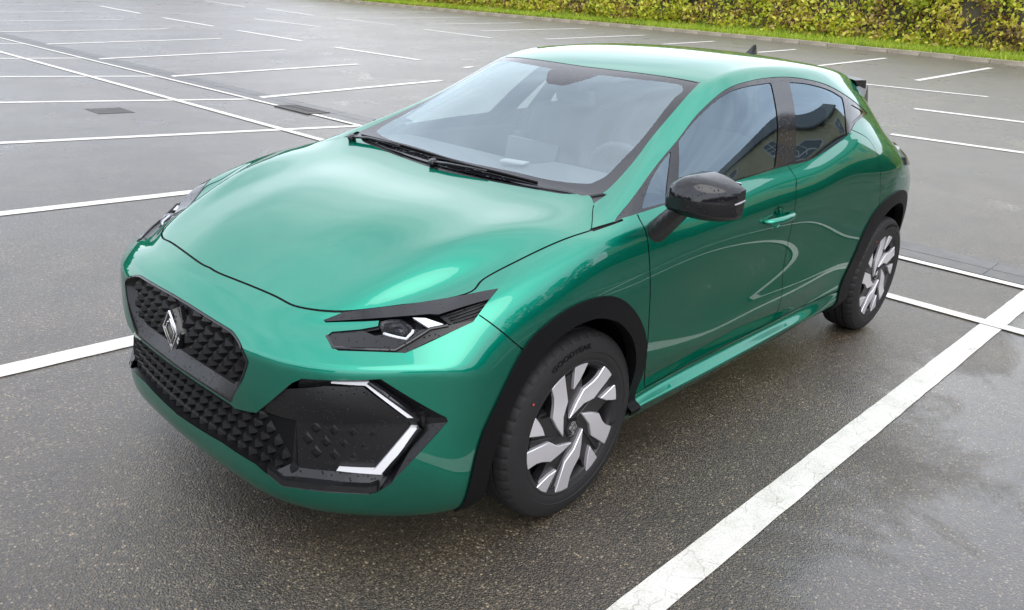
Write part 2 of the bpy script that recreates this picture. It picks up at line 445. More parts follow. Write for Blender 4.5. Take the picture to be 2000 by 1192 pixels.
hh = N.math('ADD', N.noise(v, 120, 3, .7).outputs[0], N.math('MULTIPLY', crm, -1.0))
N.set(Base_Color=c, Roughness=.48, Normal=N.bump(hh, .35, .004))

N = NT('concrete_strip')
v = N.coord()
c = N.ramp(N.noise(v, 5, 6, .7).outputs[0], (.3, (.045, .043, .040)), (.7, (.10, .095, .085)))
c = N.mix(1.0, c, N.ramp(N.noise(v, 90, 3, .7).outputs[0], (.3, .6), (.6, 1.1)), 'MULTIPLY')
N.set(Base_Color=c, Roughness=.4, Normal=N.bump(N.noise(v, 60, 4).outputs[0], .3, .006))
N = NT('kerb_stone')
v = N.coord()
c = N.ramp(N.noise(v, 4, 6, .7).outputs[0], (.3, (.20, .17, .12)), (.7, (.42, .37, .28)))
N.set(Base_Color=c, Roughness=.75, Normal=N.bump(N.noise(v, 40, 4).outputs[0], .4, .01))
N = NT('cast_iron')
v = N.coord()
c = N.ramp(N.noise(v, 8, 5, .7).outputs[0], (.35, (.055, .052, .048)), (.7, (.11, .10, .09)))
N.set(Base_Color=c, Roughness=.45, Metallic=.5, Normal=N.bump(N.noise(v, 80, 3).outputs[0], .3, .004))
N = NT('soil')
v = N.coord()
c = N.ramp(N.noise(v, 2.5, 6, .7).outputs[0], (.3, (.020, .022, .010)), (.7, (.060, .050, .028)))
N.set(Base_Color=c, Roughness=.95)
def leafmat(name, *cols, trans=.35, shine=.5):
    N = NT(name)
    g = N.n('ShaderNodeNewGeometry')
    v = N.coord()
    k = N.math('ADD', N.math('MULTIPLY', g.outputs['Random Per Island'], .34), N.math('SUBTRACT', N.math('MULTIPLY', N.noise(v, .8, 5, .65, .5).outputs[0], 1.35), .30))
    c = N.ramp(k, *[(.12 + .78 * i / (len(cols) - 1), q) for i, q in enumerate(cols)])
    N.set(Base_Color=c, Roughness=shine)
    N.b.inputs['Subsurface Weight'].default_value = 0
    tl = N.n('ShaderNodeBsdfTranslucent', {'Color': c})
    ms = N.n('ShaderNodeMixShader', {0: trans, 1: N.b.outputs[0], 2: tl.outputs[0]})
    N.t.links.new(ms.outputs[0], N.t.nodes['Material Output'].inputs[0])
leafmat('hedge_leaf', (.09, .14, .014), (.24, .34, .028), (.46, .52, .034), (.60, .56, .055), (.36, .25, .08), (.20, .13, .06))
leafmat('bank_leaf', (.020, .035, .010), (.035, .055, .014), (.06, .08, .02), (.05, .045, .02))
leafmat('grass_blade', (.14, .23, .014), (.27, .40, .022), (.38, .50, .035), (.44, .44, .07))
leafmat('dead_leaf', (.10, .045, .02), (.18, .08, .035), (.12, .07, .04))
N = NT('twig')
N.set(Base_Color=(.07, .05, .035, 1), Roughness=.8)

# ------------------------------------------------------------------ ground sheet
xs = [60, 30, 12, 6, 3, 1, 0, -1, -2, -3, -4, GX, -6, -8, -11, -15, -20, -24.2, -25.6, -40, -90]
ys = [-140, -90, -60, -45, -35, -28, -22, -16, -12, -9, -6, -4, -2, 0, 2, 4, 7, 12, 20, 40, 90]
V = [(x, y, gz(max(x, -25.6))) for x in xs for y in ys]
ny = len(ys)
F_ = [(i * ny + j, (i + 1) * ny + j, (i + 1) * ny + j + 1, i * ny + j + 1) for i in range(len(xs) - 1) for j in range(ny - 1)]
mk('ground', V, F_, 'asphalt', kind='structure')

def ribbon(name, a, b, w=.10, z=.004, mat='line_paint', seg=None, jitter=.0016, parent=None):
    """painted marking: one thin sheet lying on the tarmac"""
    a, b = Vector((*a, 0)), Vector((*b, 0))
    L = (b - a).length
    n = max(2, int(L / .08)) if jitter and L < 8 and max(a.x, b.x) > -6 else max(2, int(L / .5))
    t = (b - a) / L
    s = Vector((-t.y, t.x, 0))
    V, Fc = [], []
    for i in range(n + 1):
        c = a + t * (L * i / n)
        for k in (-1, 1):
            q = c + s * (k * (w / 2 + random.uniform(-jitter, jitter)))
            V.append((q.x, q.y, gz(q.x) + z))
    for i in range(n):
        Fc.append((2 * i, 2 * i + 2, 2 * i + 3, 2 * i + 1))
    m = MB().add(V, Fc)
    # make sure it faces up
    p, q, r_ = (Vector(m.v[j]) for j in m.f[0][:3])
    if (q - p).cross(r_ - p).z < 0:
        m.f = [f[::-1] for f in m.f]
    return m.build(name, mat, parent, kind=None if parent else 'structure')
# bay lines of the row the car stands in, then the long line that crosses them
for a, b in [((2.3, 1.262), (-4.33, 1.335)), ((2.4, -1.34), (-4.33, -1.215)), ((2.2, -3.88), (-4.33, -3.75)), ((1.4, -6.62), (-4.33, -6.04)), ((1.2, -9.5), (-4.33, -8.63)),
             ((.6, -12.1), (-4.33, -11.62)), ((-.2, -14.5), (-4.33, -14.75)), ((-1, -17.6), (-4.33, -17.95)), ((2.3, 3.83), (-4.33, 3.88)), ((2.3, 6.4), (-4.33, 6.45))]:
    ribbon('bay_line', a, b, .115)
ribbon('cross_line', (-3.33, 9.0), (-3.24, -34.0), .10, z=.008)
FARW = .145
for a, b in FAR_LINES:
    if b[0] == -9.89:
        a, b = (-9.75, -1.57), (-10.0, 1.6)
    if b[0] == -12.70:
        a, b = (-12.64, -2.24), (-12.85, 1.4)
    ribbon('far_line', a, b, .17 if a[0] == -12.64 else FARW, z=.006)
# drainage gutter: two rows of concrete channel blocks
gut = MB().box((-4.58, -15, -.03), (.46, 90, .075)).build('gutter', 'concrete_strip', kind='structure')
for i, y in enumerate(np.arange(-36, 6, 1.0)):
    m = MB()
    for x0, x1, za, zb in ((-4.80, -4.585, .018, .010), (-4.575, -4.36, .010, .012)):
        V = [(x0, y + .004, za), (x1, y + .004, zb), (x1, y + .992, zb), (x0, y + .992, za)]
        m.add(V + [(a, b, -.03) for a, b, c in V], [(0, 1, 2, 3), (4, 7, 6, 5), (0, 4, 5, 1), (1, 5, 6, 2), (2, 6, 7, 3), (3, 7, 4, 0)])
    m.build('gutter_block', 'concrete_strip', gut)
ribbon('gutter_line', (-4.31, 6.0), (-4.33, -36.0), .085, z=.009)
# cast grate in the gutter, old inspection cover in the next bay
g = empty('drain_grate', (-4.40, -7.45, 0), label='rusty cast iron drain grate set into the gutter behind the car', cat='drain grate')
fr = MB()
for s in (-1, 1):
    fr.box((s * .16, 0, .008), (.03, .80, .026)).box((0, s * .385, .008), (.29, .03, .026))
fr.build('frame', 'cast_iron', g)
MB().box((0, 0, .004), (.30, .76, .006)).build('pit_shade_sheet', 'void_black', g)  # flat black sheet; the shade of the pit is put into its colour
bar = MB().box((0, 0, 0), (.29, .020, .012), bev=.003)
bm0 = None
for i in range(15):
    y = -.35 + i * .05
    if bm0 is None:
        bm0 = bar.build('bar', 'cast_iron', g)
        o = bm0
    else:
        o = link('bar', bm0.data, None, g)
    o.location = (0, y, .013)
for x in (-.075, .075):
    MB().box((x, 0, .0135), (.018, .75, .009)).build('rib', 'cast_iron', g)
mh = empty('inspection_cover', (-2.15, -8.1, 0), label='dull square inspection cover in the empty bay beyond the car', cat='manhole cover')
MB().box((0, 0, .003), (.42, .42, .006), bev=.002).build('cover_frame', 'concrete_strip', mh)
pl = MB()
for i in range(9):
    for j in range(9):
        pl.box((-.18 + i * .045, -.18 + j * .045, .008), (.034, .012, .004), Matrix.Rotation(R(45 if (i + j) % 2 else -45), 3, 'Z'))
pl.build('cover_studs', 'concrete_strip', mh)
tw = MB().tube([(1.55, .11, .004), (1.53, .085, .006), (1.515, .05, .004)], .0025, 6).build('twig', 'twig', label='small brown twig lying on the tarmac ahead of the car', cat='twig')

# ------------------------------------------------------------------ kerb, verge and hedge
PATH = [Vector(p) for p in cr([(-28, -75, 0), (-26.6, -50, 0), (-25.8, -32, 0), (-25.3, -23, 0), (-25.25, -13, 0), (-24.0, -3.3, 0), (-21.3, 6, 0), (-16.5, 15, 0), (-9, 22, 0), (0, 26.5, 0), (12, 29, 0), (30, 30, 0)], n=12)]
LEN = [0.0]
for a, b in zip(PATH, PATH[1:]):
    LEN.append(LEN[-1] + (b - a).length)
def on_path(s):
    i = min(max(int(np.searchsorted(LEN, s)) - 1, 0), len(PATH) - 2)
    t = (s - LEN[i]) / (LEN[i + 1] - LEN[i])
    p = PATH[i].lerp(PATH[i + 1], t)
    d = (PATH[i + 1] - PATH[i]).normalized()
    return p, d, Vector((-d.y, d.x, 0))          # outward, away from the car park
def s_at_y(y):
    i = int(np.searchsorted([p.y for p in PATH], y)) - 1
    return LEN[i] + (y - PATH[i].y) / (PATH[i + 1].y - PATH[i].y) * (LEN[i + 1] - LEN[i])
S0, S1 = s_at_y(-46), s_at_y(3)
kb = MB()
for i in range(len(PATH) - 1):
    pass
kerb = empty('kerb')
kerb['kind'] = 'structure'
ks = MB().box((0, 0, 0), (.985, .14, .30), bev=.015).build('kerb_stone', 'kerb_stone', kerb)
first = True
s = S0 - 8
while s < LEN[-1] - 1:
    p, d, n = on_path(s + .5)
    o = ks if first else link('kerb_stone', ks.data, None, kerb)
    first = False
    o.location = (p.x + n.x * .07, p.y + n.y * .07, gz(p.x) - .03 + random.uniform(-.006, .006))
    o.rotation_euler = (0, 0, math.atan2(d.y, d.x) + random.uniform(-.008, .008))
    s += 1.0
def lump(s, h):
    return   .42 * math.sin(s * .55 + 1.3) + .36 * math.sin(s * 1.37 + h * 1.1) + .28 * math.sin(s * 2.9 + h * 2.3 + .7) + .10 * math.sin(s * 5.3 - h * 3.1)
PROF = [(.14, .09), (.5, .13), (1.0, .20), (1.45, .32), (1.8, .85), (2.3, 1.7), (3.0, 2.6), (3.9, 3.4), (5.2, 4.0), (7.5, 4.5), (40, 5.0)]
def bank(s, q, rel=0.0):
    """point on the bank: q runs over PROF; rel swells it outward to the car park"""
    i = min(int(q), len(PROF) - 2)
    t = q - i
    u = PROF[i][0] * (1 - t) + PROF[i + 1][0] * t
    h = PROF[i][1] * (1 - t) + PROF[i + 1][1] * t
    p, d, n = on_path(s)
    k = min(1, max(0, (q - 3) / 1.5)) * (1 if q < 9 else 0)
    u += -k * .45 * lump(s, h) - rel
    base = gz(p.x)
    return Vector((p.x + n.x * u, p.y + n.y * u, base + h + k * .2 * lump(s * 1.3 + 4, h)))
SS = np.arange(0, LEN[-1], .5)
QQ = np.arange(0, len(PROF) - 1 + .01, .5)
V = [bank(float(s), float(q), -.10) for s in SS for q in QQ]
nq = len(QQ)
F_ = [(i * nq + j, (i + 1) * nq + j, (i + 1) * nq + j + 1, i * nq + j + 1) for i in range(len(SS) - 1) for j in range(nq - 1)]
mk('bank', V, [f[::-1] for f in F_], 'soil', smooth=True, kind='structure')

def leaves(name, pts, size, mat, parent=None, up=.3, shape=.62, kind=None, **k):
    """many small leaf faces in one mesh: each a folded pair of triangles-quads"""
    n = len(pts)
    P = np.array(pts, float)
    d = RNG.normal(size=(n, 3))
    d[:, 2] += up
    d /= np.linalg.norm(d, axis=1)[:, None]
    a = np.cross(d, RNG.normal(size=(n, 3)))
    a /= np.linalg.norm(a, axis=1)[:, None]
    b = np.cross(d, a)
    sz = size * RNG.uniform(.6, 1.35, size=(n, 1))
    V = np.stack([P - a * sz * .5, P - b * sz * shape * .5 + d * sz * .10, P + a * sz * .5, P + b * sz * shape * .5 + d * sz * .10], 1).reshape(-1, 3)
    me = bpy.data.meshes.new(name)
    me.vertices.add(4 * n)
    me.vertices.foreach_set('co', V.ravel())
    me.loops.add(4 * n)
    me.loops.foreach_set('vertex_index', np.arange(4 * n))
    me.polygons.add(n)
    me.polygons.foreach_set('loop_start', np.arange(n) * 4)
    me.update(calc_edges=True)
    me.validate()
    return link(name, me, mat, parent, kind, **k)
hedge = empty('hedge', tuple(on_path(s_at_y(-15))[0]), label='long overgrown hedge of ivy and bramble on the bank above the kerb', cat='hedge')
hedge.location = (0, 0, 0)
pts, brown = [], []
for _ in range(2300):                       # sprays of leaves with shaded hollows between them
    s = random.uniform(S0, S1)
    q = 3.0 + 5.0 * random.random() ** 1.15
    c = bank(s, q, random.uniform(.0, .30))
    rad = random.uniform(.14, .42)
    dead = random.random() < (.22 if q < 4.6 else .06)
    for _ in range(int(26 * (rad / .28) ** 1.6)):
        p = (c.x + random.gauss(0, rad * .45), c.y + random.gauss(0, rad * .6), c.z + random.gauss(0, rad * .45))
        (brown if dead else pts).append(p)
for _ in range(16000):
    p = bank(random.uniform(S0, S1), 3.0 + 5.0 * random.random(), random.uniform(-.1, .05))
    pts.append(tuple(p))
leaves('foliage', pts, .155, 'hedge_leaf', hedge)
leaves('dry_leaves', brown, .10, 'dead_leaf', hedge)
twm = MB()
for _ in range(420):
    s = random.uniform(S0, S1)
    q = random.uniform(3.2, 7.5)
    a = bank(s, q, .1)
    dirn = Vector((random.gauss(.5, .5), random.gauss(0, .6), random.gauss(.5, .4)))
    twm.tube([a, a + dirn * .35, a + dirn * .55 + Vector((0, 0, -.1))], [.010, .007, .003], 4, cap=False)
twm.build('branches', 'twig', hedge, kind='stuff')
gp = []
for _ in range(30000):
    s = random.uniform(S0, S1)
    q = 0.15 + 3.1 * random.random()
    gp.append(bank(s, q, -.10))
n = len(gp)
P = np.array(gp)
hgt = RNG.uniform(.07, .22, n)
an = RNG.uniform(0, 2 * math.pi, n)
w = RNG.uniform(.008, .02, n)
lean = RNG.normal(0, .06, (n, 2))
A = P + np.stack([np.cos(an) * w, np.sin(an) * w, np.zeros(n)], 1)
B = P - np.stack([np.cos(an) * w, np.sin(an) * w, np.zeros(n)], 1)
C = P + np.stack([lean[:, 0], lean[:, 1], hgt], 1)
V = np.stack([A, B, C], 1).reshape(-1, 3)
me = bpy.data.meshes.new('verge_grass')
me.vertices.add(3 * n)
me.vertices.foreach_set('co', V.ravel())
me.loops.add(3 * n)
me.loops.foreach_set('vertex_index', np.arange(3 * n))
me.polygons.add(n)
me.polygons.foreach_set('loop_start', np.arange(n) * 3)
me.update(calc_edges=True)
me.validate()
link('verge_grass', me, 'grass_blade', kind='stuff', label='bright green grass verge between the kerb and the hedge', cat='grass')
pts = []
for _ in range(2600):
    s = random.uniform(S0, S1 - 20)
    q = .4 + 3.2 * random.random()
    p = bank(s, q, random.uniform(-.1, .15))
    pts.append((p.x, p.y, p.z + .03))
leaves('leaf_litter', pts, .09, 'dead_leaf', kind='stuff', label='brown fallen leaves at the foot of the hedge', cat='leaves')
# beyond the picture's right edge the bank turns along the bays; it is what the car's flank mirrors
pts = []
for _ in range(30000):
    s = random.uniform(S1, LEN[-1])
    q = 2.0 + 7.5 * random.random()
    p = bank(s, q, random.uniform(-.1, .4))
    pts.append(tuple(p))
sh = empty('bank_shrubs', label='dark shrubs covering the bank below the cream house, with tall foliage added to block low sky', cat='shrubs')
leaves('foliage', pts, .32, 'bank_leaf', sh)
pts = []
s = S1 + 2.0
while s < LEN[-1] - 2:
    p, d, n = on_path(s)
    c = p + n * random.uniform(4.5, 7.5)
    if c.x < -5 and (c.xy - Vector((-27.5, 14.0))).length > 9.5:
        hh, rr = random.uniform(8.5, 11.5), random.uniform(2.0, 2.8)
        for _ in range(620):
            z = random.random()
            w = rr * (.55 + .45 * math.sin(math.pi * min(1, z * 1.05)))
            a = random.uniform(0, 2 * math.pi)
            k = w * math.sqrt(random.random())
            pts.append((c.x + k * math.cos(a), c.y + k * math.sin(a), 2.5 + hh * z))
    s += 3.0
leaves('sky_block_foliage', pts, .75, 'bank_leaf', sh)  # unseen foliage added to block the low sky mirrored by tarmac and doors

# ------------------------------------------------------------------ wood closing the far side of the car park
tp = []
def tree_top(t):
    return 9.5 + 1.6 * math.sin(t * .21 + .4) + 1.1 * math.sin(t * .57 + 2) + .7 * math.sin(t * 1.3)
TB = [Vector(p) for p in cr([(-95, -20, 0), (-70, -60, 0), (-45, -72, 0), (-15, -76, 0), (20, -74, 0), (55, -60, 0), (75, -20, 0), (78, 25, 0)], n=14)]
V, Fc = [], []
for i, p in enumerate(TB):
    h = tree_top(i * 2.0)
    dr = Vector((p.x + 5, p.y, 0)).normalized()
    for k, (u, z) in enumerate(((0, -1), (-.6, .35), (-.3, .7), (1.2, .95), (4, 1.0), (8, .6))):
        w = .8 * math.sin(i * 1.7 + k * 2.1)
        V.append((p.x + dr.x * (u + w), p.y + dr.y * (u + w), h * z if z > 0 else -1))
for i in range(len(TB) - 1):
    for k in range(5):
        Fc.append((i * 6 + k, i * 6 + k + 1, (i + 1) * 6 + k + 1, (i + 1) * 6 + k))
wood = mk('far_wood', V, Fc, 'bank_leaf', smooth=True, kind='stuff', label='dark wood standing round the far side of the car park', cat='wood')
for _ in range(16000):
    i = random.randrange(len(TB) - 1)
    p = TB[i].lerp(TB[i + 1], random.random())
    dr = Vector((p.x + 5, p.y, 0)).normalized()
    h = tree_top(i * 2.0)
    z = random.random() ** .8
    u = -1.0 + 3.0 * max(0, z - .6) + random.gauss(0, .5)
    tp.append((p.x + dr.x * u, p.y + dr.y * u, h * z * 1.03))
leaves('foliage', tp, 1.0, 'bank_leaf', wood)

# ------------------------------------------------------------------ house on the bank (seen mirrored in the side glass)
N = NT('cream_render')
v = N.coord()
N.set(Base_Color=N.ramp(N.noise(v, 2, 5).outputs[0], (.3, (.40, .34, .20)), (.7, (.47, .40, .25))), Roughness=.85)
N = NT('slate')
v = N.coord()
N.set(Base_Color=N.ramp(N.noise(v, 3, 5).outputs[0], (.3, (.03, .032, .036)), (.7, (.07, .07, .075))), Roughness=.55)
plain('white_frame', (.5, .5, .48), .4)
plain('pane', (.03, .035, .04), .06, coat=.5)
def house(loc, rot, L, D, H, label, wins, rise=3.2):
    h = empty('house', loc, label=label, cat='house')
    h.rotation_euler = (0, 0, rot)
    MB().box((0, 0, H / 2), (L, D, H)).build('wall', 'cream_render', h)
    rf = MB()
    ov = .5
    a, b = L / 2 + ov, D / 2 + ov
    V = [(-a, -b, H - .1), (a, -b, H - .1), (a, b, H - .1), (-a, b, H - .1), (-a, 0, H + rise), (a, 0, H + rise)]
    V2 = [(x, y, z + .18) for x, y, z in V]
    rf.add(V + V2, [(6, 7, 11, 10), (8, 9, 10, 11), (0, 4, 5, 1), (2, 5, 4, 3), (0, 1, 7, 6), (2, 3, 9, 8), (0, 6, 10, 4), (4, 10, 9, 3), (1, 5, 11, 7), (5, 2, 8, 11)])
    ro = rf.build('roof', 'slate', h)
    MB().box((L * .32, 0, H + rise + .3), (.9, .6, 1.3)).build('chimney', 'cream_render', ro)
    for sx in (-1, 1):
        MB().add([(sx * L / 2, -D / 2, H), (sx * L / 2, D / 2, H), (sx * L / 2, 0, H + rise - .25)], [(0, 1, 2)]).build('gable', 'cream_render', h)
    for x, z in wins:
        w = MB()
        for s in (-1, 1):
            w.box((x + s * .62, -D / 2 - .02, z), (.07, .10, 1.5)).box((x, -D / 2 - .02, z + s * .72), (1.3, .10, .07))
        w.box((x, -D / 2 - .02, z), (.06, .08, 1.4)).box((x, -D / 2 - .02, z + .1), (1.2, .08, .05)).box((x, -D / 2 - .02, z - .35), (1.2, .08, .05))
        f = w.build('window', 'white_frame', h)
        MB().box((x, -D / 2 - .005, z), (1.2, .03, 1.4)).build('pane', 'pane', f)
        MB().box((x, -D / 2 - .08, z - .84), (1.5, .22, .09)).build('sill', 'white_frame', f)
house((-27.5, 14.0, 4.9), R(64), 15, 8, 4.6, 'cream rendered house with slate roof on the bank beside the car', [(x, z) for x in (-5.6, -1.9, 1.9, 5.6) for z in (2.9,)])

# ---------- cage (on-surface points, left half) ----------
CF=[ # k0..k7 rows, j=0..3 (col 4 is the corner column)
 [(.82,0,.19),(.808,.25,.185),(.765,.45,.172),(.645,.62,.165)],
 [(.872,0,.255),(.86,.25,.25),(.82,.455,.235),(.705,.635,.225)],
 [(.866,0,.38),(.855,.26,.38),(.82,.465,.375),(.715,.65,.37)],
 [(.868,0,.50),(.858,.27,.50),(.823,.47,.50),(.715,.655,.50)],
 [(.860,0,.615),(.850,.27,.625),(.816,.47,.640),(.712,.655,.648)],
 [(.826,0,.685),(.815,.265,.687),(.775,.455,.69),(.665,.62,.695)],
 [(.787,0,.725),(.774,.26,.722),(.73,.44,.715),(.61,.588,.727)],
 [(.735,0,.755),(.720,.25,.752),(.68,.415,.752),(.575,.55,.770)],
]
CS=[ # columns 0..9, rows k0..k7
 [(.50,.765,.18),(.515,.80,.23),(.535,.815,.37),(.53,.82,.50),(.522,.818,.652),(.482,.79,.718),(.44,.745,.783),(.40,.665,.805)],
 [(.33,.82,.2),(.34,.85,.245),(.34,.86,.36),(.33,.872,.48),(.31,.872,.61),(.28,.858,.755),(.255,.80,.845),(.235,.70,.872)],
 [(.05,.81,.2),(.05,.855,.245),(.05,.862,.35),(.05,.882,.48),(.05,.887,.63),(.04,.872,.78),(.03,.835,.885),(.02,.75,.922)],
 [(-.26,.84,.228),(-.26,.864,.272),(-.26,.840,.318),(-.26,.872,.47),(-.26,.882,.62),(-.25,.877,.77),(-.23,.848,.895),(-.22,.785,.948)],
 [(-.66,.845,.232),(-.66,.873,.281),(-.66,.834,.320),(-.66,.869,.450),(-.66,.866,.60),(-.65,.878,.77),(-.64,.858,.90),(-.63,.803,.972)],
 [(-1.12,.845,.238),(-1.12,.876,.288),(-1.12,.834,.325),(-1.12,.869,.458),(-1.12,.860,.60),(-1.12,.875,.77),(-1.1,.860,.91),(-1.09,.803,1.002)],
 [(-1.54,.845,.243),(-1.54,.873,.291),(-1.54,.836,.328),(-1.54,.871,.465),(-1.54,.866,.61),(-1.53,.876,.78),(-1.53,.862,.925),(-1.52,.802,1.022)],
 [(-1.96,.81,.22),(-1.96,.860,.28),(-1.96,.855,.36),(-1.96,.874,.48),(-1.96,.882,.62),(-1.96,.882,.79),(-1.95,.858,.975),(-1.95,.772,1.10)],
 [(-2.44,.81,.22),(-2.44,.855,.3),(-2.44,.865,.38),(-2.44,.880,.50),(-2.44,.888,.64),(-2.44,.886,.79),(-2.43,.850,.955),(-2.42,.728,1.10)],
 [(-2.98,.745,.26),(-3.0,.765,.32),(-3.02,.775,.42),(-3.02,.785,.52),(-3.0,.795,.64),(-2.96,.80,.76),(-2.91,.775,.88),(-2.87,.68,.985)],
]
CT=[ # rows i1..i8, j=0..3 ; edges E below (i0 = F k7, i9 = rear top)
 [(.50,0,.855),(.49,.24,.855),(.45,.42,.852),(.38,.57,.868)],
 [(.17,0,.928),(.16,.24,.928),(.14,.44,.925),(.09,.61,.934)],
 [(-.20,0,.968),(-.205,.25,.970),(-.215,.46,.973),(-.228,.65,.973)],
 [(-.62,0,1.170),(-.622,.22,1.167),(-.63,.42,1.158),(-.64,.55,1.142)],
 [(-1.0,0,1.335),(-1.0,.20,1.333),(-1.01,.38,1.327),(-1.03,.495,1.319)],
 [(-1.45,0,1.402),(-1.45,.20,1.399),(-1.46,.38,1.391),(-1.47,.49,1.378)],
 [(-1.95,0,1.405),(-1.95,.20,1.402),(-1.95,.38,1.392),(-1.95,.49,1.377)],
 [(-2.40,0,1.375),(-2.40,.20,1.372),(-2.40,.38,1.360),(-2.40,.485,1.342)],
 [(-2.85,0,1.310),(-2.85,.20,1.306),(-2.84,.36,1.292),(-2.81,.43,1.268)],
]
CE={4:(-.645,.630,1.125),5:(-1.065,.570,1.308),6:(-1.49,.560,1.358),7:(-1.95,.567,1.350),8:(-2.39,.550,1.300),9:(-2.75,.50,1.235)}
CG={4:(-.64,.74,1.045),5:(-1.085,.715,1.165),6:(-1.50,.700,1.198),7:(-1.95,.683,1.235),8:(-2.41,.648,1.205),9:(-2.82,.58,1.11)}
CR=[ # rear rows k0..k7, then g ; j=0..3
 [(-3.17,0,.27),(-3.16,.25,.27),(-3.13,.48,.265),(-3.07,.64,.26)],
 [(-3.22,0,.33),(-3.21,.25,.33),(-3.18,.48,.33),(-3.11,.65,.325)],
 [(-3.24,0,.42),(-3.23,.25,.42),(-3.20,.48,.42),(-3.13,.66,.42)],
 [(-3.25,0,.52),(-3.24,.25,.52),(-3.21,.48,.52),(-3.14,.67,.52)],
 [(-3.24,0,.64),(-3.23,.25,.64),(-3.20,.48,.64),(-3.12,.67,.64)],
 [(-3.20,0,.76),(-3.19,.25,.76),(-3.16,.48,.76),(-3.08,.67,.76)],
 [(-3.15,0,.88),(-3.14,.25,.88),(-3.11,.47,.88),(-3.03,.65,.88)],
 [(-3.09,0,.99),(-3.08,.25,.99),(-3.05,.45,.99),(-2.98,.58,.988)],
 [(-2.98,0,1.14),(-2.97,.22,1.14),(-2.95,.42,1.135),(-2.90,.50,1.125)],
]
def cage():
    V=[];key={}
    def v(p):
        k=tuple(round(c,5) for c in p)
        if k not in key: key[k]=len(V);V.append(p)
        return key[k]
    Q=[]
    def grid(rows):
        ids=[[v(p) for p in r] for r in rows]
        for a in range(len(ids)-1):
            for b in range(len(ids[0])-1):
                Q.append([ids[a][b],ids[a][b+1],ids[a+1][b+1],ids[a+1][b]])
    grid([CF[k]+[CS[0][k]] for k in range(8)])                 # front
    grid([[CS[c][k] for c in range(10)] for k in range(8)])    # side
    edge=[CS[0][7],CS[1][7],CS[2][7],CS[3][7]]+[CE[i] for i in range(4,10)]
    grid([r+[e] for r,e in zip([CF[7]]+CT,edge)])               # top
    gh=[[CS[c][7] for c in range(4,10)],[CG[c] for c in range(4,10)],[CE[c] for c in range(4,10)]]
    grid(gh)
    Q.append([v(CS[3][7]),v(CS[4][7]),v(CG[4]),v(CE[4])])
    rear=[CR[k]+[CS[9][k]] for k in range(8)]+[CR[8]+[CG[9]],CT[8]+[CE[9]]]
    grid(rear)
    V=np.array(V,float);Q=np.array(Q)
    n=len(V); mid=np.abs(V[:,1])<1e-6
    mp=np.arange(n).copy(); cnt=n; extra=[]
    for i in range(n):
        if not mid[i]: mp[i]=cnt;cnt+=1;extra.append(V[i]*[1,-1,1])
    V2=np.vstack([V,extra]);Q2=np.vstack([Q,mp[Q][:,::-1]])
    # orient consistently (BFS)
    Q2=orient(V2,Q2)
    return V2,Q2
def orient(V,Q):
    Q=Q.copy();adj={}
    for f,q in enumerate(Q):
        for a in range(4):
            e=(q[a],q[(a+1)%4]);adj.setdefault(tuple(sorted(e)),[]).append(f)
    done={0};st=[0]
    while st:
        f=st.pop();q=Q[f]
        for a in range(4):
            e=(q[a],q[(a+1)%4])
            for g in adj[tuple(sorted(e))]:
                if g not in done:
                    h=Q[g]
                    if any(h[b]==e[0] and h[(b+1)%4]==e[1] for b in range(4)): Q[g]=h[::-1]
                    done.add(g);st.append(g)
    assert len(done)==len(Q)
    # outward check
    c=V[Q].mean(1);n=np.cross(V[Q[:,2]]-V[Q[:,0]],V[Q[:,3]]-V[Q[:,1]])
    if (n*(c-[-1.2,0,.6])).sum()<0: Q=Q[:,::-1]
    return Q
class CC:
    """one Catmull-Clark step; sh is the sharpness of each edge"""
    def __init__(s,n,Q,sharp):
        e=np.sort(np.stack([Q,np.roll(Q,-1,1)],-1).reshape(-1,2),1)
        ue,inv,c=np.unique(e,axis=0,return_inverse=True,return_counts=True)
        inv=inv.reshape(-1)
        s.n=n;s.Q=Q;s.ue=ue;s.ne=len(ue);s.nf=len(Q);s.inv=inv
        bd=c==1
        sh=np.array([sharp.get((int(x),int(y)),0) for x,y in ue])
        s.cr=bd|(sh>0)
        s.fe=np.repeat(np.arange(s.nf),4)
        k=np.bincount(ue[s.cr].ravel(),minlength=n)
        s.cv=k==2;s.kv=k>2
        s.val=np.bincount(ue.ravel(),minlength=n)
        s.fval=np.bincount(Q.ravel(),minlength=n)
        ei=inv.reshape(-1,4)
        s.Q2=np.stack([np.stack([Q[:,a],n+ei[:,a],n+s.ne+np.arange(s.nf),n+ei[:,(a-1)%4]],1) for a in range(4)],1).reshape(-1,4)
        s.n2=n+s.ne+s.nf
        s.sharp2={}
        for i in np.nonzero(sh>1)[0]:
            x,y=ue[i]
            s.sharp2[(int(x),n+int(i))]=sh[i]-1;s.sharp2[(int(y),n+int(i))]=sh[i]-1
    def __call__(s,V):
        fp=V[s.Q].mean(1)
        mid=V[s.ue].mean(1)
        fs=np.zeros((s.ne,3));np.add.at(fs,s.inv,fp[s.fe])
        ep=(mid*2+fs)/4; ep[s.cr]=mid[s.cr]
        Fs=np.zeros((s.n,3));np.add.at(Fs,s.Q.ravel(),np.repeat(fp,4,0))
        Rm=np.zeros((s.n,3));np.add.at(Rm,s.ue[:,0],mid);np.add.at(Rm,s.ue[:,1],mid)
        n=s.val[:,None]
        vp=(Fs/s.fval[:,None]+2*Rm/n+(n-3)*V)/n
        B=np.zeros((s.n,3));be=s.ue[s.cr];m=mid[s.cr]
        np.add.at(B,be[:,0],m);np.add.at(B,be[:,1],m)
        vp[s.cv]=(B[s.cv]+2*V[s.cv])/4
        vp[s.kv]=V[s.kv]
        return np.vstack([vp,ep,fp])
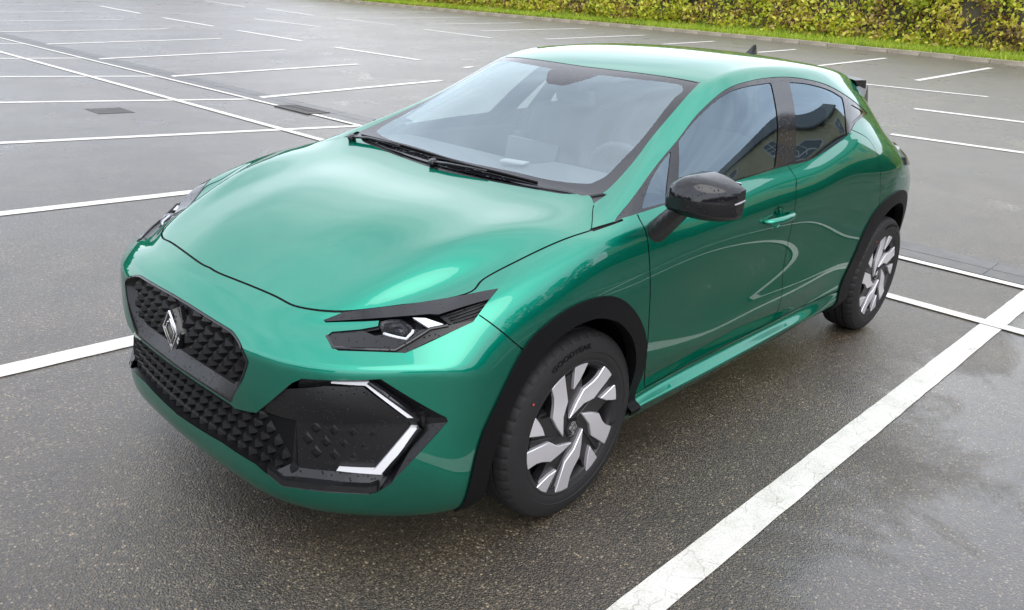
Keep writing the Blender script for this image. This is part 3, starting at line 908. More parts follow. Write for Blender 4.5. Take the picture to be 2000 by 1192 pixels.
def crease_edges(V):
    """feature lines: bumper break line, window sill, side sill, door foot, roof rail"""
    runs=[([CF[4][1],CF[4][2],CF[4][3],CS[0][4],CS[1][4]],2),
          ([CS[c][7] for c in range(3,9)],2),([CS[c][1] for c in range(2,8)],2),([CS[c][2] for c in range(3,8)],1),([CS[c][3] for c in range(4,8)],1),
          ([CS[3][7]]+[CE[c] for c in range(4,9)],1),([CT[0][3],CT[1][3]],1),([CF[7][1],CF[7][2],CF[7][3],CS[0][7]],1),([CR[5][0],CR[5][1],CR[5][2],CR[5][3],CS[9][5]],1)]
    key={tuple(np.round(v,4)):i for i,v in enumerate(V)}
    out={}
    for P,w in runs:
        for sg in (1,-1):
            ids=[key[tuple(np.round(np.array(p)*[1,sg,1],4)+0.0)] for p in P]
            for x,y in zip(ids,ids[1:]): out[(min(x,y),max(x,y))]=w
    return out
def build(levels=3,iters=25,fitlev=3):
    V,Q=cage();ops=[];n=len(V);q=Q;sh=crease_edges(V)
    for l in range(max(levels,fitlev)):
        o=CC(n,q,sh);ops.append(o);n=o.n2;q=o.Q2;sh=o.sharp2
    C=V.copy()
    for _ in range(iters):
        X=C
        for o in ops[:fitlev]: X=o(X)
        C=C+.9*(V-X[:len(V)])
    X=C
    for o in ops[:levels]: X=o(X)
    Qf=ops[levels-1].Q2
    return X,Qf
def normals(V,Q):
    n=np.cross(V[Q[:,2]]-V[Q[:,0]],V[Q[:,3]]-V[Q[:,1]])
    N=np.zeros_like(V)
    for a in range(4): np.add.at(N,Q[:,a],n)
    return N/np.maximum(np.linalg.norm(N,axis=1,keepdims=True),1e-12)

# ------------------------------------------------------------------ car: smooth skin, then cut into panels
SV, SQ = build(3)
SN = normals(SV, SQ)
BVH = BVHTree.FromPolygons([tuple(v) for v in SV.tolist()], SQ.tolist())
CAR = empty('parked_car', label='emerald green five-door hatchback with black grille and wheel arch trim', cat='car')

class Proj:
    """parallel projection along d onto the skin"""
    def __init__(s, d, up=(0, 0, 1)):
        s.d = Vector(d).normalized()
        s.e1 = Vector(up).cross(s.d).normalized()
        s.e2 = s.d.cross(s.e1)
    def to2(s, p):
        p = Vector(p)
        return (p.dot(s.e1), p.dot(s.e2))
    def lift(s, q, depth=0.0, back=None):
        o = s.e1 * q[0] + s.e2 * q[1] + s.d * 4
        hit, nr, i, dist = BVH.ray_cast(o, -s.d)
        if hit is None:
            hit, nr, i, dist = BVH.find_nearest(s.e1 * q[0] + s.e2 * q[1] + s.d * .6)
        if nr.dot(s.d) < 0:
            nr = -nr
        return hit - (Vector(back) if back is not None else nr) * depth
PY = Proj((0, 1, 0))
PF = Proj((1, 0, 0))
PQ = Proj((.8, .6, 0))              # front corner
PH = Proj((.25, .35, 1), (1, 0, 0))  # bonnet
PW = Proj((.5, .1, 1), (1, 0, 0))    # windscreen
PL = Proj((.62, .52, .58))           # headlamp

def inside(pt, poly):
    x, y = pt
    c = False
    n = len(poly)
    j = n - 1
    for i in range(n):
        xi, yi = poly[i]
        xj, yj = poly[j]
        if (yi > y) != (yj > y) and x < (xj - xi) * (y - yi) / (yj - yi) + xi:
            c = not c
        j = i
    return c
def resample(P, step=.03):
    o = []
    n = len(P)
    for i in range(n):
        a, b = P[i], P[(i + 1) % n]
        L = math.hypot(b[0] - a[0], b[1] - a[1])
        if L < 1e-5:
            continue
        m = max(1, int(L / step))
        for k in range(m):
            o.append((a[0] + (b[0] - a[0]) * k / m, a[1] + (b[1] - a[1]) * k / m))
    return o
# left half of the skin as polygons: [tag, [(pos, normal)...]]
POLY = []
for q in SQ:
    c = SV[q].mean(0)
    if c[1] > 0:
        POLY.append(['shell', [(tuple(SV[i]), tuple(SN[i])) for i in q]])
def lerp(a, b, t):
    return (tuple(x + (y - x) * t for x, y in zip(a[0], b[0])), tuple(x + (y - x) * t for x, y in zip(a[1], b[1])))
def split(pg, p2, a, b):
    """split a convex polygon by the line a-b"""
    dx, dy = b[0] - a[0], b[1] - a[1]
    L = math.hypot(dx, dy)
    d = [((q[0] - a[0]) * dy - (q[1] - a[1]) * dx) / L for q in p2]
    if min(d) > -2e-6 or max(d) < 2e-6:
        return None
    A, A2, B, B2 = [], [], [], []
    n = len(pg)
    for i in range(n):
        j = (i + 1) % n
        if d[i] >= 0:
            A.append(pg[i]); A2.append(p2[i])
        if d[i] <= 0:
            B.append(pg[i]); B2.append(p2[i])
        if (d[i] > 0 and d[j] < 0) or (d[i] < 0 and d[j] > 0):
            t = d[i] / (d[i] - d[j])
            m = lerp(pg[i], pg[j], t)
            m2 = (p2[i][0] + (p2[j][0] - p2[i][0]) * t, p2[i][1] + (p2[j][1] - p2[i][1]) * t)
            A.append(m); A2.append(m2); B.append(m); B2.append(m2)
    if len(A) < 3 or len(B) < 3:
        return None
    return (A, A2), (B, B2)
def cut(pr, outline, to, frm=None, cond=None, twod=False):
    """everything of the skin inside the outline (3D points seen along pr) is retagged"""
    global POLY
    O = [tuple(q) for q in outline] if twod else [pr.to2(p) for p in outline]
    seg = []
    for i in range(len(O)):
        a, b = O[i], O[(i + 1) % len(O)]
        if math.hypot(a[0] - b[0], a[1] - b[1]) > 1e-6:
            seg.append((a, b, min(a[0], b[0]), max(a[0], b[0]), min(a[1], b[1]), max(a[1], b[1])))
    X0, X1, Y0, Y1 = min(s[2] for s in seg), max(s[3] for s in seg), min(s[4] for s in seg), max(s[5] for s in seg)
    e1, e2, d = pr.e1, pr.e2, pr.d
    new = []
    for tg, pg in POLY:
        if frm is not None and tg not in frm:
            new.append([tg, pg]); continue
        p2 = [(p[0] * e1.x + p[1] * e1.y + p[2] * e1.z, p[0] * e2.x + p[1] * e2.y + p[2] * e2.z) for p, _ in pg]
        x0, x1 = min(q[0] for q in p2), max(q[0] for q in p2)
        y0, y1 = min(q[1] for q in p2), max(q[1] for q in p2)
        if x1 < X0 or x0 > X1 or y1 < Y0 or y0 > Y1:
            new.append([tg, pg]); continue
        nr = pg[0][1]
        if nr[0] * d.x + nr[1] * d.y + nr[2] * d.z < .02 or (cond and not cond(pg[0][0])):
            new.append([tg, pg]); continue
        pcs = [(pg, p2)]
        for a, b, sx0, sx1, sy0, sy1 in seg:
            if x1 < sx0 or x0 > sx1 or y1 < sy0 or y0 > sy1:
                continue
            nxt = []
            for g, g2 in pcs:
                if max(q[0] for q in g2) < sx0 or min(q[0] for q in g2) > sx1 or max(q[1] for q in g2) < sy0 or min(q[1] for q in g2) > sy1:
                    nxt.append((g, g2)); continue
                r = split(g, g2, a, b)
                if r is None:
                    nxt.append((g, g2))
                else:
                    nxt += [r[0], r[1]]
            pcs = nxt
        for g, g2 in pcs:
            c = (sum(q[0] for q in g2) / len(g2), sum(q[1] for q in g2) / len(g2))
            new.append([to if inside(c, O) else tg, g])
    POLY = new
def gap(pr, line, w=.0055, frm=None, n=6, smooth=True):
    """panel gap: a slot w wide along a line on the skin"""
    L = [pr.to2(p) for p in (cr(line, n=n) if smooth else line)]
    A, B = [], []
    for i, q in enumerate(L):
        a, b = L[max(i - 1, 0)], L[min(i + 1, len(L) - 1)]
        tx, ty = b[0] - a[0], b[1] - a[1]
        l = math.hypot(tx, ty) or 1
        A.append((q[0] - ty / l * w / 2, q[1] + tx / l * w / 2))
        B.append((q[0] + ty / l * w / 2, q[1] - tx / l * w / 2))
    cut(pr, A + B[::-1], 'gap', frm or PAINT, twod=True)

f = FT
PAINT = ['shell', 'hood', 'bumper', 'fender', 'fdoor', 'rdoor', 'sill', 'rbumper', 'hatch', 'ahead']
mir = lambda p: (p[0], -p[1], p[2])
# --- outlines (left half, closed a little beyond the centre line)
hs = f['hood']
hood_front = [(.738, -.06, .753), (.7385, 0, .753)] + hs[2:7]
hood_side = hs[6:12]
hood_back = [hs[12], hs[13], (-.236, .56, .978), hs[14], hs[15], (-.178, .16, .963), (-.166, 0, .960), (-.166, -.06, .960)]
hoodline = cr(hood_front, n=6) + cr(hood_side, n=6)[1:]
cut(PH, hoodline + cr(hood_back, n=5), 'hood')
# scuttle strip and windscreen
ws_side = cr(f['ws'][2:], n=6)
wsb = [(-.255, .56, .985), (-.228, .40, .978), (-.205, .2, .972), (-.198, 0, .970), (-.198, -.06, .97)]
cut(PW, [(-.964, -.06, 1.328), (-.962, 0, 1.328), (-.969, .113, 1.325), (-.988, .32, 1.325)] + ws_side + cr(wsb, n=5)[1:], 'wband', ['shell', 'hood'])
cut(PW, [(-.166, -.06, .96), (-.166, 0, .96)] + [tuple(p) for p in cr(hood_back, n=5)][::-1][2:-1] + [(-.30, .67, .98), (-.30, .5, 1.0), (-.26, 0, 1.0), (-.26, -.06, 1.0)], 'scuttle', ['shell'])
clr = f['clear']
cut(PW, [(-.90, -.06, 1.31), (-.90, 0, 1.31), (-.905, .15, 1.31)] + cr(clr[1:], n=5)[:-15 * 1] + [(-.262, 0, .99), (-.262, -.06, .99)] if False else
    [(-.885, -.06, 1.30), (-.885, .07, 1.30), (-.90, .10, 1.30)] + [tuple(q) for q in cr(clr[1:14], n=5)] + [(-.261, -.06, .99)], 'wglass', ['wband'])
cut(PW, [(-.90, -.06, 1.3), (-.90, .125, 1.3), (-.868, .115, 1.29), (-.80, .062, 1.26), (-.785, .035, 1.25), (-.785, -.06, 1.25)], 'wband', ['wglass'])
# side glass
top, bot = f['dlo_top'], f['dlo_bot']
dtop = cr(top[:-1] + [(-2.40, .70, 1.160)], n=6)
dbot = cr(bot[:-1] + [(-2.15, .755, 1.140), (-2.40, .70, 1.158)], n=6)
cut(PY, dtop + dbot[::-1], 'trim', ['shell'])
def poly_r(P, r=.018, n=4):
    """round the corners of a 3D outline"""
    P = [Vector(p) for p in P]
    o = []
    m = len(P)
    for i in range(m):
        a, b, c = P[i - 1], P[i], P[(i + 1) % m]
        u, w = (a - b), (c - b)
        k = min(r, u.length * .4, w.length * .4)
        if u.normalized().dot(w.normalized()) < -.93:
            o.append(b); continue
        s, e = b + u.normalized() * k, b + w.normalized() * k
        for j in range(n + 1):
            t = j / n
            o.append(s * (1 - t) ** 2 + b * 2 * t * (1 - t) + e * t * t)
    return o
gf = f['gl_front']
cut(PY, poly_r(cr(gf[:5], n=4) + [gf[5]] + cr([gf[5], gf[6], gf[7]], n=4)[1:]), 'fglass', ['trim'])
cut(PY, poly_r(f['gl_tri'], .012), 'tglass', ['trim'])
gr_ = f['gl_rear']
cut(PY, poly_r(cr(gr_[:4], n=4) + cr(gr_[4:], n=4)), 'rglass', ['trim'])
cut(PY, poly_r([(-2.165, .69, 1.213), (-2.33, .70, 1.172), (-2.07, .77, 1.137)], .012), 'qglass', ['trim'])
# front openings
gl = f['grille']
g_out = [(.833, -.06, .676), (.833, 0, .676)] + gl[2:10] + [gl[10], (.866, 0, .4695), (.866, -.06, .4695)]
g_outl = [(.833, -.06, .676), (.833, 0, .676)] + [tuple(q) for q in cr(gl[2:9], n=5)] + [gl[9], gl[10], (.866, 0, .4695), (.866, -.06, .4695)]
cut(PQ, g_outl, 'hole', ['shell', 'hood'], lambda p: p[0] > .6)
ink = f['intake']
i_out = [(.868, -.06, .462), (.868, 0, .462), (.857, .20, .460), (.853, .298, .456)] + ink[1:3] + ink[3:15] + [(.873, .022, .306), (.874, 0, .305), (.874, -.06, .305)]
cut(PQ, i_out, 'hole', ['shell'], lambda p: p[0] > .45)
hl = f['headl']
cut(PL, hl, 'hole', ['shell', 'hood'], lambda p: p[0] > .25 and p[2] > .6)
# wheel arches: cladding band and opening, both in side view (x, z)
FA_O = cr([(.447, 0, .10), (.452, 0, .215), (.433, 0, .405), (.396, 0, .510), (.293, 0, .671), (.194, 0, .730), (.080, 0, .757), (-.054, 0, .754), (-.150, 0, .718), (-.241, 0, .642), (-.306, 0, .551), (-.345, 0, .430), (-.354, 0, .330), (-.350, 0, .262)], n=5) + [Vector((-.20, 0, .262)), Vector((-.20, 0, .10))]
FA_I = cr([(.395, 0, .10), (.392, 0, .215), (.372, 0, .380), (.333, 0, .500), (.238, 0, .630), (.127, 0, .685), (.03, 0, .697), (-.045, 0, .687), (-.140, 0, .645), (-.228, 0, .560), (-.283, 0, .440), (-.298, 0, .300), (-.290, 0, .10)], n=5)
RA_O = cr([(-2.035, 0, .10), (-2.038, 0, .290), (-2.058, 0, .483), (-2.125, 0, .655), (-2.232, 0, .745), (-2.405, 0, .788), (-2.60, 0, .785), (-2.775, 0, .735), (-2.91, 0, .61), (-2.97, 0, .45), (-2.985, 0, .10)], n=5)
RA_I = cr([(-2.135, 0, .10), (-2.140, 0, .27), (-2.158, 0, .45), (-2.222, 0, .600), (-2.33, 0, .685), (-2.46, 0, .720), (-2.62, 0, .715), (-2.76, 0, .655), (-2.865, 0, .53), (-2.90, 0, .40), (-2.90, 0, .10)], n=5)
cut(PY, FA_O, 'clad', ['shell'], lambda p: p[1] > .6)
cut(PY, FA_I, 'hole', ['clad'])
cut(PY, RA_O, 'rclad', ['shell'], lambda p: p[1] > .6)
cut(PY, RA_I, 'hole', ['rclad'])
# body panels
dF, dB, rS = f['doorF'], f['doorB'], f['rseam']
fseam = cr([dF[0], dF[1], dF[2], dF[3], (-.335, .86, .50), (-.372, .85, .40), (-.42, .844, .318)], n=6)
bseam_ = cr(dB + [(-1.385, .85, .40), (-1.40, .84, .345)], n=6)
rseam_ = cr([(-2.03, .80, 1.112)] + rS + [(-2.26, .893, .72)], n=6)
low = [(-.42, .84, .318), (-.90, .84, .326), (-1.40, .84, .333), (-2.06, .86, .345)]
cut(PY, fseam + low[1:3] + bseam_[::-1] + [(-.9, .8, 1.05)], 'fdoor', ['shell'])
cut(PY, bseam_ + [(-2.10, .86, .345), (-2.10, .86, .6), (-2.30, .89, .74)] + rseam_[::-1] + [(-1.95, .8, 1.2), (-1.4, .8, 1.2)], 'rdoor', ['shell'])
cut(PY, [(-.30, 0, .05), (-.30, 0, .32), (-.42, 0, .318)] + low[1:] + [(-2.3, 0, .345), (-2.3, 0, .05)], 'sill', ['shell'], lambda p: p[0] < -.2)
cut(PY, [(.30, 0, .67), (.328, 0, .704), (.399, 0, .774), (.36, 0, .815), (.28, 0, .84), (.20, 0, .875), (.07, 0, .908), (-.084, 0, .929), (-.225, 0, .945), (-.30, 0, .952)] + fseam[1:] + [(-.42, 0, .10), (.29, 0, .10)], 'fender', ['shell'])
cut(PY, [(.29, 0, .05), (.29, 0, .66), (.328, 0, .704), (.399, 0, .774), (.36, 0, .86), (1.2, 0, .86), (1.2, 0, .05)], 'bumper', ['shell'])
cut(PF, [(0, -.1, .77), (0, .75, .77), (0, .9, .60), (0, .9, .05), (0, -.1, .05)], 'bumper', ['shell'], lambda p: p[0] > .29)
# tail: hatch and rear bumper by side view
cut(PY, [(-2.94, 0, .55), (-2.80, 0, .62), (-2.80, 0, .05), (-3.4, 0, .05), (-3.4, 0, .60)], 'rbumper', ['shell'])
PB = Proj((-1, 0, 0))
cut(PB, [(-3, -.1, .602), (-3, .56, .602), (-3, .60, .98), (-3, .50, 1.22), (-3, -.1, 1.30)], 'hatch', ['shell'], lambda p: p[0] < -2.7)
cut(PB, [(-3, -.1, 1.0), (-3, .50, 1.0), (-3, .44, 1.215), (-3, -.1, 1.24)], 'bglass', ['hatch'])
# finger recess behind the door handle
HC, HRX, HRZ = (-1.168, .840), .057, .043
cut(PY, [(HC[0] + HRX * math.cos(2 * math.pi * k / 32), 0, HC[1] + HRZ * math.sin(2 * math.pi * k / 32)) for k in range(32)], 'hole', ['fdoor'])
# panel gaps
gap(PH, hood_front[1:], .0065, n=6)
gap(PH, hood_side, .0065, n=6)
gap(PY, [hs[11], (-.16, .783, .9375), (-.225, .787, .945)], .004)
gap(PH, [hs[11], (-.13, .745, .945), (-.185, .702, .962), hs[12]], .003)
gap(PY, fseam, .0048, smooth=False)
gap(PY, bseam_, .0045, smooth=False)
gap(PY, rseam_, .0040, smooth=False)
gap(PY, low, .005)
gap(PY, f['bseam'], .0040)
gap(PW, [(-.958, -.05, 1.329), (-.966, .113, 1.328), (-.985, .32, 1.328), (-1.020, .515, 1.321)], .006, ['shell', 'wband'])
gap(PY, [(-2.80, 0, .62), (-2.94, 0, .598), (-3.02, 0, .60)], .004)

def region(tags, mirror=None, off=0.0, flip=False):
    """weld the polygons of these tags; mirror: None left only, 'both' or 'right'"""
    V, NN, Fc, key = [], [], [], {}
    for tg, pg in POLY:
        if tg not in tags:
            continue
        ids = []
        for p, n in pg:
            k = (round(p[0], 5), round(p[1], 5), round(p[2], 5))
            if k not in key:
                key[k] = len(V)
                l = math.sqrt(sum(c * c for c in n)) or 1
                n = tuple(c / l for c in n)
                V.append(tuple(a + b * off for a, b in zip(p, n)))
                NN.append(n)
            if key[k] not in ids:
                ids.append(key[k])
        if len(ids) > 2:
            Fc.append(tuple(ids))
    if mirror:
        mv = [(x, -y, z) for x, y, z in V]
        mn = [(x, -y, z) for x, y, z in NN]
        if mirror == 'right':
            V, NN, Fc = mv, mn, [q[::-1] for q in Fc]
        else:
            b = len(V)
            Vm, key2 = [], []
            for i, q in enumerate(mv):
                if abs(q[1]) < 1e-6:
                    key2.append(i)
                else:
                    key2.append(b + len(Vm)); Vm.append(i)
            Fc = Fc + [tuple(key2[i] for i in q[::-1]) for q in Fc]
            V = V + [mv[i] for i in Vm]
            NN = NN + [mn[i] for i in Vm]
    return V, NN, Fc
def panel(name, tags, mat, side, parent=None, off=0.0, **k):
    V, NN, Fc = region(tags, side, off)
    return mk(name, V, Fc, mat, parent or CAR, True, NN, **k)
def edges_of(V, Fc, skip_mid=True):
    cnt = {}
    for q in Fc:
        for a, b in zip(q, q[1:] + q[:1]):
            cnt.setdefault((min(a, b), max(a, b)), []).append((a, b))
    return [e[0] for e in cnt.values() if len(e) == 1 and not (skip_mid and abs(V[e[0][0]][1]) < 1e-5 and abs(V[e[0][1]][1]) < 1e-5)]
def proud(name, tags, mat, side, out, down, parent=None, **k):
    """trim that stands out of the skin with returned edges"""
    V, NN, Fc = region(tags, None)
    T = [tuple(a + b * out for a, b in zip(p, n)) for p, n in zip(V, NN)]
    m = MB().add(T, Fc)
    E = edges_of(V, Fc)
    for a, b in E:
        lo = [tuple(x - y * down for x, y in zip(V[i], NN[i])) for i in (a, b)]
        m.add([T[a], T[b], lo[1], lo[0]], [(3, 2, 1, 0)])
    if side == 'right':
        m = m.mirror()
    o = m.build(name, mat, parent or CAR, smooth=True, **k)
    o.data.set_sharp_from_angle(angle=R(40))
    return o

shell = panel('body_shell', ['shell'], 'paint', 'both')
hood = panel('hood', ['hood'], 'paint', 'both')
bumper = panel('front_bumper', ['bumper'], 'paint', 'both')
panel('rear_bumper', ['rbumper'], 'paint', 'both')
hatch = panel('tailgate', ['hatch'], 'paint', 'both')
panel('rear_window', ['bglass'], 'glass_dark', 'both', hatch)
panel('scuttle_panel', ['scuttle'], 'satin_black', 'both', off=-.006)
wsc = panel('windshield', ['wglass'], 'glass_front', 'both')
panel('windshield_border', ['wband'], 'gloss_black', 'both', wsc)
DOOR = {}
for sd in (None, 'right'):
    panel('fender', ['fender'], 'paint', sd)
    DOOR[sd] = panel('front_door', ['fdoor'], 'paint', sd)
    rd = panel('rear_door', ['rdoor'], 'paint', sd)
    panel('side_sill', ['sill'], 'paint', sd)
    panel('window_trim', ['trim'], 'gloss_black', sd, off=-.002)
    panel('side_window', ['fglass'], 'glass_side', sd, DOOR[sd], off=-.005)
    panel('quarter_light', ['tglass'], 'glass_side', sd, DOOR[sd], off=-.005)
    panel('side_window', ['rglass'], 'glass_side', sd, rd, off=-.005)
    panel('quarter_light', ['qglass'], 'glass_dark', sd, rd, off=-.005)
    proud('wheel_arch_trim', ['clad'], 'matt_black', sd, .007, .035)
    proud('wheel_arch_trim', ['rclad'], 'matt_black', sd, .007, .035)
# inner skin: what shows in the gaps and through the windows
panel('inner_lining', ['shell', 'hood', 'bumper', 'fender', 'fdoor', 'rdoor', 'hatch', 'rbumper', 'gap', 'trim', 'sill'], 'interior_dark', 'both', off=-.014)

# ------------------------------------------------------------------ plates laid on the skin
def plate(pr, outline, depth, step=.03, back=None, extra=None):
    """sheet following the skin at a depth below it, bounded by a 2D outline"""
    O = resample(outline, step)
    pts = [Vector(q) for q in O]
    x0, x1 = min(q[0] for q in O), max(q[0] for q in O)
    y0, y1 = min(q[1] for q in O), max(q[1] for q in O)
    y = y0 + step * .5
    while y < y1:
        x = x0 + step * .5
        while x < x1:
            if inside((x, y), O) and min((x - q[0]) ** 2 + (y - q[1]) ** 2 for q in O) > (step * .45) ** 2:
                pts.append(Vector((x, y)))
            x += step
        y += step
    vs_, es_, fs_ = delaunay_2d_cdt(pts, [], [list(range(len(O)))], 1, 1e-6)[:3]
    V = [pr.lift(q, depth, back) for q in vs_]
    # orient towards d
    Fc = []
    for t in fs_:
        a, b, c = (V[i] for i in t[:3])
        Fc.append(tuple(t) if (b - a).cross(c - a).dot(pr.d) > 0 else tuple(t)[::-1])
    return V, Fc
def to2(pr, P):
    return [pr.to2(p) for p in P]
def both_parts(m, name, mat, parent=CAR, split_=False, **k):
    if split_:
        return m.build(name, mat, parent, **k), m.mirror().build(name, mat, parent, **k)
    return m.both().build(name, mat, parent, **k)
def solid(pr, outline, top, bottom, step=.03, back=None):
    """plate with a returned edge"""
    V, Fc = plate(pr, outline, top, step, back)
    m = MB().add(V, Fc)
    O = resample(outline, step)
    A = [pr.lift(q, top, back) for q in O]
    B = [pr.lift(q, bottom, back) for q in O]
    ar = sum(O[i][0] * O[(i + 1) % len(O)][1] - O[(i + 1) % len(O)][0] * O[i][1] for i in range(len(O)))
    if ar > 0:
        m.strip(B, A)
    else:
        m.strip(A, B)
    return m
def shrink(O, d):
    """move a closed 2D outline inward"""
    n = len(O)
    ar = sum(O[i][0] * O[(i + 1) % n][1] - O[(i + 1) % n][0] * O[i][1] for i in range(n))
    sg = 1 if ar > 0 else -1
    o = []
    for i in range(n):
        a, b, c = O[i - 1], O[i], O[(i + 1) % n]
        u = Vector((b[0] - a[0], b[1] - a[1])).normalized()
        w = Vector((c[0] - b[0], c[1] - b[1])).normalized()
        nrm = Vector((-(u.y + w.y), u.x + w.x))
        nrm = nrm.normalized() if nrm.length > 1e-6 else Vector((-u.y, u.x))
        k = d / max(.5, nrm.dot(Vector((-u.y, u.x))))
        o.append((b[0] + sg * nrm.x * k, b[1] + sg * nrm.y * k))
    return o

# --- grille: full outline in (y, z)
half = [(0, .676)] + [PF.to2(q) for q in [tuple(x) for x in cr(gl[2:9], n=5)] + [gl[9]]] + [(0, .4695)]
half = [(PF.to2(Vector((0, q[0], 0)))[0] if False else q[0], q[1]) for q in half]
GS = PF.to2((0, 1, 0))[0]                      # sign of the horizontal axis
lowh = [(GS * .302, .464), (GS * .144, .470)]
half = [(0, .676)] + [PF.to2(q) for q in cr(gl[2:9], n=5)] + lowh + [(0, .4695)]
full = half + [(-x, z) for x, z in half[-2:0:-1]]
inner = []
for x, z in full:
    s = 1 - .030 / .37
    zi = .585 + (z - .585) * (.90 if z > .585 else .68)
    inner.append((x * s, zi))
GR = empty('grille', parent=CAR)
back = (1, 0, 0)
V, Fc = plate(PF, inner, .030, .035, back)
MB().add(V, Fc).build('grille_backing', 'grille_black', GR, smooth=True)
fo, fi = full, inner
A = [PF.lift(q, .000, back) for q in fo]
B = [PF.lift(q, .030, back) for q in fi]
C = [PF.lift(q, .040, back) for q in fo]
m = MB()
m.strip(A, B)
o = m.build('grille_frame', 'satin_black', GR, angle=35)
m = MB()
m.strip([PF.lift(q, -.0025, back) for q in fo], [PF.lift(q, -.0025, back) for q in shrink(fo, .005)])
m.build('grille_edge', 'gloss_black', GR)
# faceted stud: ridge roof over a lozenge
def stud_mesh(name, w, h, d, mat):
    L, T_, R_, B_ = (-.48 * w, -.06 * h, 0), (0, .56 * h, 0), (.48 * w, -.06 * h, 0), (0, -.5 * h, 0)
    a, t = (.04 * w, -.14 * h, d), (.0, .34 * h, d * .92)
    V = [L, T_, R_, B_, a, t]
    Fc = [(0, 3, 4), (3, 2, 4), (0, 4, 5), (2, 5, 4), (0, 5, 1), (2, 1, 5)]
    me = bpy.data.meshes.new(name)
    me.from_pydata(V, [], Fc)
    me.materials.append(MAT[mat])
    return me
SM = stud_mesh('grille_stud', .036, .050, .022, 'grille_black')
SM2 = stud_mesh('intake_stud', .034, .042, .018, 'grille_black')
SM3 = stud_mesh('flat_stud', .034, .036, .005, 'grille_black')
def place_stud(pr, q, depth, me, name, parent, scale=1.0, mirror=False):
    p = pr.lift(q, depth, pr.d)
    e = .012
    px = pr.lift((q[0] + e, q[1]), depth, pr.d) - pr.lift((q[0] - e, q[1]), depth, pr.d)
    pz = pr.lift((q[0], q[1] + e), depth, pr.d) - pr.lift((q[0], q[1] - e), depth, pr.d)
    if mirror:
        p, px, pz = Vector((p.x, -p.y, p.z)), Vector((-px.x, px.y, -px.z)), Vector((pz.x, -pz.y, pz.z))
    px.normalize()
    nz = px.cross(pz).normalized()
    pz = nz.cross(px)
    o = link(name, me, None, parent)
    M4 = Matrix((px, pz, nz)).transposed().to_4x4() @ Matrix.Scale(scale, 4)
    M4.translation = p
    o.matrix_local = M4
    return o
def nearest(q, O):
    return min(math.hypot(q[0] - a, q[1] - b) for a, b in resample(O, .02))
for r in range(7):
    z = .510 + r * .0275
    for c_ in range(-8, 9):
        y = (c_ + (.5 if r % 2 else 0)) * .052
        q = (GS * y, z)
        if not inside(q, inner) or nearest(q, inner) < .013:
            continue
        if abs(y) < .050 and .515 < z < .655:
            continue
        place_stud(PF, q, .030, SM, 'grille_stud', GR, 1 - .12 * abs(y) / .37)
# emblem: two interlaced open lozenge strokes on a dark lozenge plinth
EM = empty('emblem', parent=CAR)
zc = .585
def stroke(P, w, x, t):
    """flat bar along a polyline in (y, z), raised to x"""
    m = MB()
    P = [Vector(p) for p in P]
    A, B = [], []
    for i, p in enumerate(P):
        a, b = P[max(i - 1, 0)], P[min(i + 1, len(P) - 1)]
        if 0 < i < len(P) - 1:
            u, k = (p - a).normalized(), (b - p).normalized()
            n_ = Vector((-(u.y + k.y), u.x + k.x)).normalized()
            n_ = n_ / max(.4, n_.dot(Vector((-u.y, u.x))))
        else:
            u = (b - a).normalized()
            n_ = Vector((-u.y, u.x))
        A.append(p + n_ * w / 2)
        B.append(p - n_ * w / 2)
    O = A + B[::-1]
    n = len(O)
    Vt = [(x, q.x, q.y) for q in O] + [(x - t, q.x, q.y) for q in O]
    m.add(Vt, [(i, (i + 1) % n, n + (i + 1) % n, n + i) for i in range(n)] + [(i, i + 1, n - 2 - i, n - 1 - i) for i in range(len(P) - 1)])
    return m
xe = .872
W_, H_ = .044, .060
MB().add([(xe - .010, 0, zc + H_ * 1.06), (xe - .010, W_ * 1.07, zc), (xe - .010, 0, zc - H_ * 1.06), (xe - .010, -W_ * 1.07, zc),
          (xe - .045, 0, zc + H_ * 1.16), (xe - .045, W_ * 1.2, zc), (xe - .045, 0, zc - H_ * 1.16), (xe - .045, -W_ * 1.2, zc)],
         [(0, 3, 2, 1), (0, 1, 5, 4), (1, 2, 6, 5), (2, 3, 7, 6), (3, 0, 4, 7)]).build('plinth', 'gloss_black', EM)
k = .62
st1 = [(-.010, zc + H_ * .86), (0.0, zc + H_), (W_, zc), (W_ * .30, zc - H_ * .70)]
st1 = [(-.008, zc + H_ * .88), (0, zc + H_), (W_, zc), (.006, zc - H_ * .86)]
st2 = [(.008, zc - H_ * .88), (0, zc - H_), (-W_, zc), (-.006, zc + H_ * .86)]
for P in (st1, st2):
    stroke(P, .0042, xe + .003, .005).build('bar', 'chrome', EM)
for P in ([(0, zc + H_ * k), (W_ * k, zc), (.012, zc - H_ * .42)], [(0, zc - H_ * k), (-W_ * k, zc), (-.012, zc + H_ * .42)]):
    stroke(P, .0028, xe + .003, .005).build('bar', 'chrome', EM)

# --- lower intake with a lamp pocket at each end
IN = empty('lower_intake', parent=CAR)
io = [PQ.to2(p) for p in i_out]
